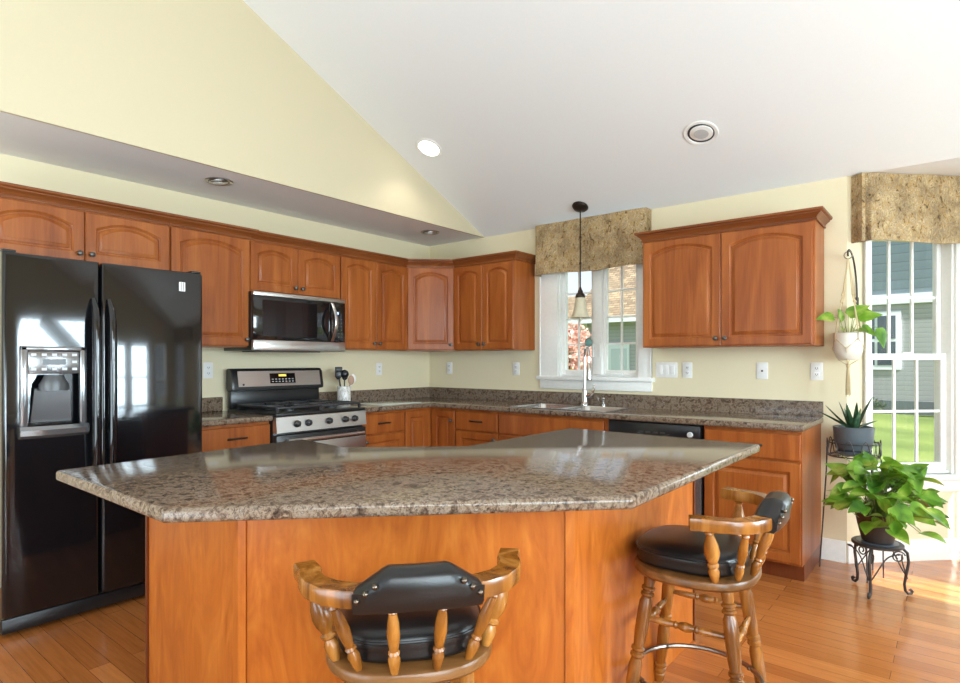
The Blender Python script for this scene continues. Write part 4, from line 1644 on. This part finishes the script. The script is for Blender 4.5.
    THIN = [(0.008, 0), (0.011, 0.05), (0.014, 0.16), (0.014, 0.22), (0.009, 0.27), (0.014, 0.30), (0.010, 0.33), (0.013, 0.42), (0.0155, 0.55), (0.013, 0.72), (0.009, 0.84), (0.013, 0.87), (0.009, 0.90), (0.011, 1.0)]
    for sgn in (-1, 1):
        for (b0, t0, prof) in (((0.180, -0.100), (0.238, -0.095), FAT), ((0.126, -0.158), (0.190, -0.196), THIN), ((0.048, -0.190), (0.056, -0.247), THIN)):
            MB().turned((sgn * b0[0], b0[1], zt - 0.002), (sgn * t0[0], t0[1], 0.755), prof, 14).build('spindle', M['oak'], s)
    return s


stool('turned oak bar stool seen from behind, backed to the viewer at the front', (3.088, -3.292, 0), math.atan2(0.64, -0.77) - PI / 2)
stool('turned oak bar stool standing on the right side of the island', (3.475, -2.255, 0), math.atan2(-0.087, -0.996) - PI / 2)


# ------------------------------------------------------------------ plants
def leaf(mb, base, direction, up, L, W, droop=0.3, fold=0.25, shape='heart', seg=7):
    d = Vector(direction).normalized()
    u = Vector(up)
    side = d.cross(u).normalized()
    u = side.cross(d).normalized()
    p = Vector(base)
    rows = []
    dd = d.copy()
    for k in range(seg + 1):
        t = k / seg
        if shape == 'heart':
            w_ = W * (math.sin(PI * min(1, (t * 0.92 + 0.08)) ** 0.62)) * 0.5
        else:
            w_ = W * (1 - t) ** 0.7 * 0.5
        uu = side.cross(dd).normalized()
        rows.append([p + side * w_ + uu * (w_ * fold), p + side * w_ * 0.5 + uu * w_ * fold * 0.4, p.copy(), p - side * w_ * 0.5 + uu * w_ * fold * 0.4, p - side * w_ + uu * (w_ * fold)])
        dd = (dd - Vector((0, 0, 1)) * droop / seg * 1.6).normalized()
        p = p + dd * (L / seg)
    mb.loops(rows, False, False, closed=False)


# pothos on the short stand
SX, SY = 3.850, -0.452
ps = thing('plant_stand', 'short dark iron scroll plant stand with round top under the leafy plant', 'plant stand', (SX, SY, 0))
mb = MB()
mb.lathe([(0.116, 0.262), (0.123, 0.266), (0.123, 0.276), (0.119, 0.280), (0.10, 0.280)], 36)
tp = mb.build('top', M['wire'], ps)
MB().lathe([(0.099, 0.2805), (0.099, 0.283)], 36).build('inlay', M['tileblue'], tp)


def arc(c, r, a0, a1, n):
    return [(c[0] + r * math.cos(a0 + (a1 - a0) * k / n), c[1] + r * math.sin(a0 + (a1 - a0) * k / n)) for k in range(n + 1)]


for ang in (math.radians(142), math.radians(261), math.radians(22)):
    ca, sa = math.cos(ang), math.sin(ang)
    prof = [(0.108, 0.265), (0.142, 0.23), (0.148, 0.18), (0.136, 0.11), (0.128, 0.06), (0.132, 0.025), (0.145, 0.010), (0.160, 0.012), (0.166, 0.024), (0.158, 0.033), (0.150, 0.027)]
    mb = MB()
    mb.tube([(r * ca, r * sa, z) for r, z in prof], 0.0075, 8)
    lg = mb.build('leg', M['wire'], ps)
    mb = MB()
    scroll = []
    for k in range(26):
        t = k / 25
        a = t * 2.2 * 2 * PI * 0.75
        r_ = 0.034 * (1 - t * 0.75)
        scroll.append((0.100 + r_ * math.cos(a + 0.3) * 1.0, 0.204 + r_ * math.sin(a + 0.3)))
    mb.tube([(r * ca, r * sa, z) for r, z in scroll], 0.004, 6)
    tang = Vector((-sa, ca, 0))
    for sg in (-1, 1):
        pts = []
        for k in range(15):
            t = k / 14
            rr = 0.142 - 0.03 * math.sin(PI * t)
            aa = ang + sg * t * 1.0
            pts.append((rr * math.cos(aa), rr * math.sin(aa), 0.09 + 0.160 * math.sin(t * PI / 2)))
        mb.tube(pts, 0.0035, 6)
    mb.build('scroll', M['wire'], lg)

pl = thing('potted_plant', 'leafy green and yellow trailing plant in dark pot on the short iron stand', 'plant', (SX, SY, 0.2836))
MB().lathe([(0.070, 0), (0.075, 0.004), (0.095, 0.09), (0.107, 0.15), (0.110, 0.158), (0.100, 0.158), (0.096, 0.135)], 30).build('pot', M['potdark'], pl)
MB().lathe([(0.095, 0.136), (0.095, 0.140), (0.0, 0.144)], 24).build('soil', M['soil'], pl)
rng = random.Random(11)
mb = MB()
ms = MB()
for i in range(230):
    a = rng.uniform(0, 2 * PI)
    el = rng.uniform(0.0, 1.5) if i % 4 else rng.uniform(-0.35, 0.25)
    R = rng.uniform(0.13, 0.30)
    base = Vector((0, 0, 0.175))
    off = Vector((math.cos(a) * math.cos(el) * R * 1.05, math.sin(a) * math.cos(el) * R * 1.05, max(-0.05, math.sin(el) * R * 0.9)))
    tip = base + off
    hd = Vector((tip.x, tip.y, 0))
    if hd.length < 0.13 and tip.z < 0.19:
        continue
    d = Vector((math.cos(a + rng.uniform(-1.2, 1.2)), math.sin(a + rng.uniform(-1.2, 1.2)), rng.uniform(-0.5, 0.9)))
    L = rng.uniform(0.085, 0.14)
    # keep clear of the walls
    wx, wy = SX + tip.x + d.x * L, SY + tip.y + d.y * L
    if wy - (wx - 3.65) > -0.08 or wx < 3.56 or math.hypot(wx - 3.705, wy + 0.172) < 0.17 or math.hypot(SX + tip.x - 3.705, SY + tip.y + 0.172) < 0.16:
        continue
    lat = (tip.x + d.x * L) * 0.778 + (tip.y + d.y * L) * 0.628
    if lat > 0.225 or lat < -0.27:
        continue
    leaf(mb, tip, d, (rng.uniform(-.6, .8), rng.uniform(-1.0, .4), 1), L, L * rng.uniform(0.66, 0.85), rng.uniform(0.0, 0.6), rng.uniform(0.05, 0.3))
    mid = base + off * 0.5 + Vector((0, 0, 0.03))
    ms.tube([(off.x * 0.12, off.y * 0.12, 0.142), mid, tip], 0.0022, 5)
mb.build('foliage', M['pothos'], pl, smooth=80)
ms.build('stems', M['stem'], pl)

# tall wire stand with the aloe
TX, TY = 3.705, -0.172
ts = thing('plant_stand', 'tall thin wire plant stand holding the grey pot by the counter end', 'plant stand', (TX, TY, 0))
mb = MB()
for z, r in ((0.785, 0.134), (0.705, 0.134)):
    mb.tube([(r * math.cos(2 * PI * k / 36), r * math.sin(2 * PI * k / 36), z) for k in range(36)], 0.0042, 6, True)
for k in range(10):
    a0 = 2 * PI * k / 10
    pts = []
    for j in range(9):
        t = j / 8
        pts.append((0.138 * math.cos(a0 + t * 0.5), 0.138 * math.sin(a0 + t * 0.5), 0.705 + 0.10 * math.sin(PI * t)))
    mb.tube(pts, 0.003, 6)
mb.build('basket_rim', M['wire'], ts)
mb = MB()
for k in range(5):
    a = PI * k / 5
    mb.tube([(0.138 * math.cos(a), 0.138 * math.sin(a), 0.705), (-0.138 * math.cos(a), -0.138 * math.sin(a), 0.705)], 0.003, 6)
mb.build('shelf_grid', M['wire'], ts)
for ang, rf in ((math.radians(184), 0.178), (math.radians(55), 0.15), (math.radians(300), 0.17), (math.radians(2), 0.15)):
    mb = MB()
    mb.tube([(0.138 * math.cos(ang), 0.138 * math.sin(ang), 0.75), (0.142 * math.cos(ang), 0.142 * math.sin(ang), 0.6), (rf * math.cos(ang), rf * math.sin(ang), 0.0)], 0.0045, 6)
    mb.build('leg', M['wire'], ts)
al = thing('potted_plant', 'spiky dark green plant in grey pot on the tall wire stand', 'plant', (TX, TY, 0.7095))
mb = MB()
mb.lathe([(0.085, 0), (0.092, 0.004), (0.093, 0.022), (0.080, 0.026)], 28)
mb.build('saucer', M['potgrey'], al)
MB().lathe([(0.078, 0.0265), (0.094, 0.04), (0.103, 0.08), (0.107, 0.15), (0.109, 0.170), (0.103, 0.173), (0.097, 0.171), (0.095, 0.16)], 32).build('pot', M['potgrey'], al)
MB().lathe([(0.094, 0.150), (0.094, 0.155), (0.0, 0.158)], 24).build('soil', M['soil'], al)
mb = MB()
rng = random.Random(5)
for i, (a, tilt, L) in enumerate(((3.85, 1.05, 0.235), (3.5, 0.80, 0.19), (0.65, 0.42, 0.215), (1.1, 0.12, 0.16), (2.4, 0.4, 0.13), (4.4, 0.45, 0.17), (0.62, 1.15, 0.13), (5.6, 0.3, 0.13), (3.3, 0.3, 0.17), (4.9, 0.95, 0.12))):
    d = Vector((math.cos(a) * math.sin(tilt), math.sin(a) * math.sin(tilt), math.cos(tilt)))
    side = d.cross(Vector((0, 0, 1))).normalized()
    nn = side.cross(d).normalized()
    rows = []
    p = Vector((math.cos(a) * 0.02, math.sin(a) * 0.02, 0.160))
    for k in range(9):
        t = k / 8
        w_ = 0.026 * (1 - t) ** 0.75 + 0.0006
        th = 0.007 * (1 - t) ** 0.6 + 0.0005
        rows.append([p - side * w_ + nn * th * 0.8, p - nn * th, p + side * w_ + nn * th * 0.8, p + nn * th * 0.15])
        bend = nn * (0.10 * t) if i % 2 else nn * (-0.08 * t)
        p = p + (d + bend).normalized() * (L / 8)
    mb.loops(rows)
mb.build('foliage', M['aloe'], al, smooth=50)

# hanging planter on its bracket
HX, HY = 3.672, -0.125
hb = thing('plant_hook', 'curved black iron wall hook carrying the hanging planter beside the bay window', 'hook', (0, 0, 0))
bx, by = 3.650 + S2 * 0.066, S2 * 0.066
mb = MB()
mb.box(-0.012, 0.012, -0.006, -0.0005, -0.05, 0.05, 0.002, 2, Matrix.Translation((bx, by, 1.63)) @ Matrix.Rotation(PI / 4, 4, 'Z'))
mb.build('mount_plate', M['wire'], hb)
mb = MB()
pts = []
for k in range(13):
    t = k / 12
    a = t * PI / 2
    o_ = (1 - math.cos(a))
    pts.append((bx + 0.004 + (HX - bx) * o_, by - 0.010 + (HY - by + 0.008) * o_, 1.63 + 0.33 * math.sin(a)))
pts += [(HX, HY - 0.012, 1.952), (HX, HY - 0.014, 1.93), (HX, HY - 0.004, 1.922)]
mb.tube(pts, 0.0055, 8)
mb.build('arm', M['wire'], hb)
hp = thing('hanging_planter', 'white pot of trailing leaves hanging in a beige macrame hanger', 'plant', (HX, HY, 1.283))
MB().lathe([(0.045, 0), (0.062, 0.012), (0.076, 0.05), (0.080, 0.10), (0.080, 0.165), (0.076, 0.168), (0.072, 0.165), (0.070, 0.14)], 28).build('pot', M['potwhite'], hp)
MB().lathe([(0.070, 0.138), (0.070, 0.143), (0.0, 0.146)], 20).build('soil', M['soil'], hp)
mb = MB()
ztop = 1.905 - 1.283
rp = [(0.01, ztop)]
mb.tube([(0.022 * math.cos(2 * PI * k / 16), 0, ztop + 0.022 + 0.022 * math.sin(2 * PI * k / 16)) for k in range(16)], 0.0035, 6, True)
rg = mb.build('ring', M['ringm'], hp)
mb = MB()
for k in range(4):
    a = PI / 4 + k * PI / 2
    ca, sa = math.cos(a), math.sin(a)
    for s in (-1, 1):
        ta = Vector((-sa, ca, 0)) * 0.0035 * s
        mb.tube([Vector((0.004 * ca, 0.004 * sa, ztop)), Vector((0.035 * ca, 0.035 * sa, 0.40)) + ta, Vector((0.046 * ca, 0.046 * sa, 0.36)), Vector((0.07 * ca, 0.07 * sa, 0.25)) + ta, Vector((0.084 * ca, 0.084 * sa, 0.17))], 0.0028, 6)
        a2 = a + s * PI / 4
        mb.tube([(0.084 * ca, 0.084 * sa, 0.17), (0.085 * ca, 0.085 * sa, 0.13), (0.084 * math.cos(a2), 0.084 * math.sin(a2), 0.07), (0.05 * math.cos(a2), 0.05 * math.sin(a2), 0.0), (0.006 * math.cos(a2), 0.006 * math.sin(a2), -0.03)], 0.0028, 6)
    mb.ellipsoid((0.047 * ca, 0.047 * sa, 0.36), (0.007, 0.007, 0.010), 8, 6)
    mb.ellipsoid((0.040 * ca, 0.040 * sa, 0.40), (0.006, 0.006, 0.009), 8, 6)
mb.ellipsoid((0, 0, -0.035), (0.012, 0.012, 0.016), 10, 8)
for k in range(14):
    a = 2 * PI * k / 14
    mb.tube([(0.005 * math.cos(a), 0.005 * math.sin(a), -0.04), (0.011 * math.cos(a), 0.011 * math.sin(a), -0.12), (0.013 * math.cos(a + .3), 0.013 * math.sin(a + .3), -0.205 - 0.01 * (k % 3))], 0.0022, 5)
mb.build('macrame_cord', M['cord'], hp)
mb = MB()
ms = MB()
# right and away from the room's far wall are the camera's right and near
rt = Vector((0.778, 0.628, 0))
nr = Vector((0.628, -0.778, 0))
for (r_, n_, z, dr, dn, dz, L) in ((-0.10, 0.02, 0.26, -1, 0.1, 0.15, 0.12), (-0.02, 0.03, 0.27, 0.6, 0.4, 0.6, 0.13), (0.03, 0.05, 0.25, 1, 0.5, 0.5, 0.13), (0.07, 0.02, 0.20, 1, 0.2, -0.4, 0.11),
                                  (-0.03, -0.01, 0.24, -0.4, 0.3, 0.8, 0.10), (0.0, 0.06, 0.18, 0.2, 1, 0.1, 0.11), (-0.05, 0.04, 0.18, -0.5, 0.6, 0.2, 0.09), (0.05, 0.0, 0.30, 0.8, -0.1, 0.2, 0.12),
                                  (0.165, 0.03, 0.195, 0.25, 0.15, -1, 0.13)):
    b = rt * r_ + nr * n_ + Vector((0, 0, z))
    d = rt * dr + nr * dn + Vector((0, 0, dz))
    leaf(mb, b, d, nr * 0.8 + Vector((0, 0, 0.6)), L, L * 0.62, 0.3, 0.15)
    ms.tube([(0.2 * b.x, 0.2 * b.y, 0.145), b * 0.6 + Vector((0, 0, 0.10)), b], 0.002, 5)
mb.build('foliage', M['pothos'], hp, smooth=80)
ms.build('stems', M['stem'], hp)

# ------------------------------------------------------------------ outdoors
MB().box(-60, 60, -40, 90, -0.62, -0.5).build('ground_lawn', M['grass'], kind='structure')
hs = thing('neighbor_house', 'blue-green sided house with tan roof and white trim across the lawn', 'house', (0, 20, -0.5))
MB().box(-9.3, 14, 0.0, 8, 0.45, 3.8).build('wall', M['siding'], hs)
MB().box(-9.3, 14, -0.02, 8, -0.02, 0.45).build('foundation', M['found'], hs)
mb = MB()
mb.loops([[(x, -0.5, 3.75), (x, 4.5, 7.4), (x, 9.0, 3.75), (x, 9.0, 3.55), (x, -0.5, 3.55)] for x in (-9.8, -1.2)])
mb.build('roof', M['roof'], hs)
MB().box(-9.85, -1.0, -0.56, -0.50, 3.50, 3.78).build('fascia', M['exwhite'], hs)
MB().box(-1.2, 14.2, -0.06, 8, 4.05, 9.0).build('upper_wall', M['shake'], hs)
MB().box(-1.2, 14.2, -0.12, 0.0, 3.72, 4.05).build('trim_band', M['exwhite'], hs)
MB().box(-9.4, -9.12, -0.05, 0.0, 0.0, 3.6).build('corner_board', M['exwhite'], hs)
wd = MB().box(1.32, 2.72, -0.06, 0.0, 1.50, 3.48, 0.0).build('window', M['exwhite'], hs)
mb = MB()
mb.box(1.47, 1.98, -0.075, -0.06, 2.55, 3.33)
mb.box(2.06, 2.57, -0.075, -0.06, 2.55, 3.33)
mb.box(1.47, 1.98, -0.075, -0.06, 1.65, 2.45)
mb.box(2.06, 2.57, -0.075, -0.06, 1.65, 2.45)
mb.build('pane', M['exglass'], wd)
dr = MB().box(-7.98, -7.02, -0.08, 0.0, 0.0, 2.62).build('door', M['exwhite'], hs)
MB().box(-7.88, -7.12, -0.10, -0.08, 0.1, 2.35).build('door_panel', plain('pale_blue_door', srgb(206, 214, 222), 0.5), dr)
h2 = thing('neighbor_house', 'distant house with a tan shingled roof seen at the window left', 'house', (-20, 30, -0.5))
MB().box(-8, 8, 0, 8, 0, 4.0).build('wall', plain('pale_house_wall', srgb(190, 180, 166), 0.8), h2)
MB().loops([[(x, -0.5, 3.9), (x, 4, 6.6), (x, 8.5, 3.9)] for x in (-8.4, 8.4)]).build('roof', M['roof'], h2)


def leaf_cloud(mb, c, r, n, size, rng, flat=0.0):
    for i in range(n):
        while True:
            v = Vector((rng.uniform(-1, 1), rng.uniform(-1, 1), rng.uniform(-1, 1)))
            if 0.25 < v.length < 1:
                break
        p = Vector((c[0] + v.x * r[0], c[1] + v.y * r[1], c[2] + v.z * r[2]))
        a = Vector((rng.uniform(-1, 1), rng.uniform(-1, 1), rng.uniform(-1, 1))).normalized()
        b = a.orthogonal().normalized()
        s_ = size * rng.uniform(0.6, 1.3)
        vs_ = [mb.bm.verts.new(p + q_) for q_ in (a * s_, b * s_ * 0.6, -a * s_, -b * s_ * 0.6)]
        mb.bm.faces.new(vs_)


rng = random.Random(3)
tr = thing('blossom_tree', 'small pink blossoming tree seen through the left sink window sash', 'tree', (-3.62, 9.0, -0.5))
mb = MB()
mb.tube([(0, 0, 0), (0.05, 0, 0.9), (0.0, 0.05, 1.6)], [0.09, 0.07, 0.05], 8)
for k in range(6):
    a = k * 1.05
    mb.tube([(0.02, 0, 1.0 + 0.08 * k), (0.35 * math.cos(a), 0.35 * math.sin(a), 1.6), (0.6 * math.cos(a), 0.6 * math.sin(a), 2.1)], [0.04, 0.025, 0.01], 6)
mb.build('trunk', M['bark'], tr)
mb = MB()
leaf_cloud(mb, (0, 0, 1.95), (0.75, 0.75, 0.85), 1700, 0.06, rng)
mb.build('foliage', M['blossom'], tr, smooth=180)
tb = thing('bare_tree', 'thin bare branched tree against the sky behind the roofs', 'tree', (-13.2, 19.5, -0.5))
mb = MB()
mb.tube([(0, 0, 0), (0.1, 0, 3), (0, 0.1, 7.5)], [0.2, 0.15, 0.04], 8)
for k in range(16):
    a = k * 2.4
    z = 2.6 + 0.28 * k
    L = 2.2 - 0.08 * k
    p1 = Vector((L * 0.6 * math.cos(a), L * 0.6 * math.sin(a), z + 0.7))
    mb.tube([(0.05, 0.0, z), p1, p1 + Vector((L * 0.4 * math.cos(a), L * 0.4 * math.sin(a), 0.9))], [0.05, 0.03, 0.01], 5)
    mb.tube([p1, p1 + Vector((0.5 * math.cos(a + 1), 0.5 * math.sin(a + 1), 0.6))], [0.02, 0.008], 5)
mb.build('branches', M['bark'], tb)


def shrub(name, label, loc, r, mat, n, size):
    o = thing(name, label, 'shrub', loc)
    mb = MB()
    for k in range(5):
        a = k * 1.26
        mb.tube([(0, 0, 0), (r[0] * 0.5 * math.cos(a), r[1] * 0.5 * math.sin(a), r[2] * 1.2)], [0.03, 0.012], 5)
    mb.build('stems', M['bark'], o)
    mb = MB()
    leaf_cloud(mb, (0, 0, r[2] * 1.05), r, n, size, rng)
    mb.build('foliage', mat, o, smooth=180)
    return o


shrub('shrub', 'golden low bush below the pink tree outside the sink window', (-2.72, 7.5, -0.5), (0.6, 0.6, 0.82), M['bush_gold'], 700, 0.06)
shrub('shrub', 'dark bush at the foundation right of the lawn view in the bay window', (4.25, 19.4, -0.5), (0.55, 0.4, 0.42), M['bush'], 500, 0.06)
shrub('shrub', 'low dark bush at the foundation left in the bay window view', (1.7, 19.4, -0.5), (0.7, 0.4, 0.28), M['bush'], 400, 0.06)
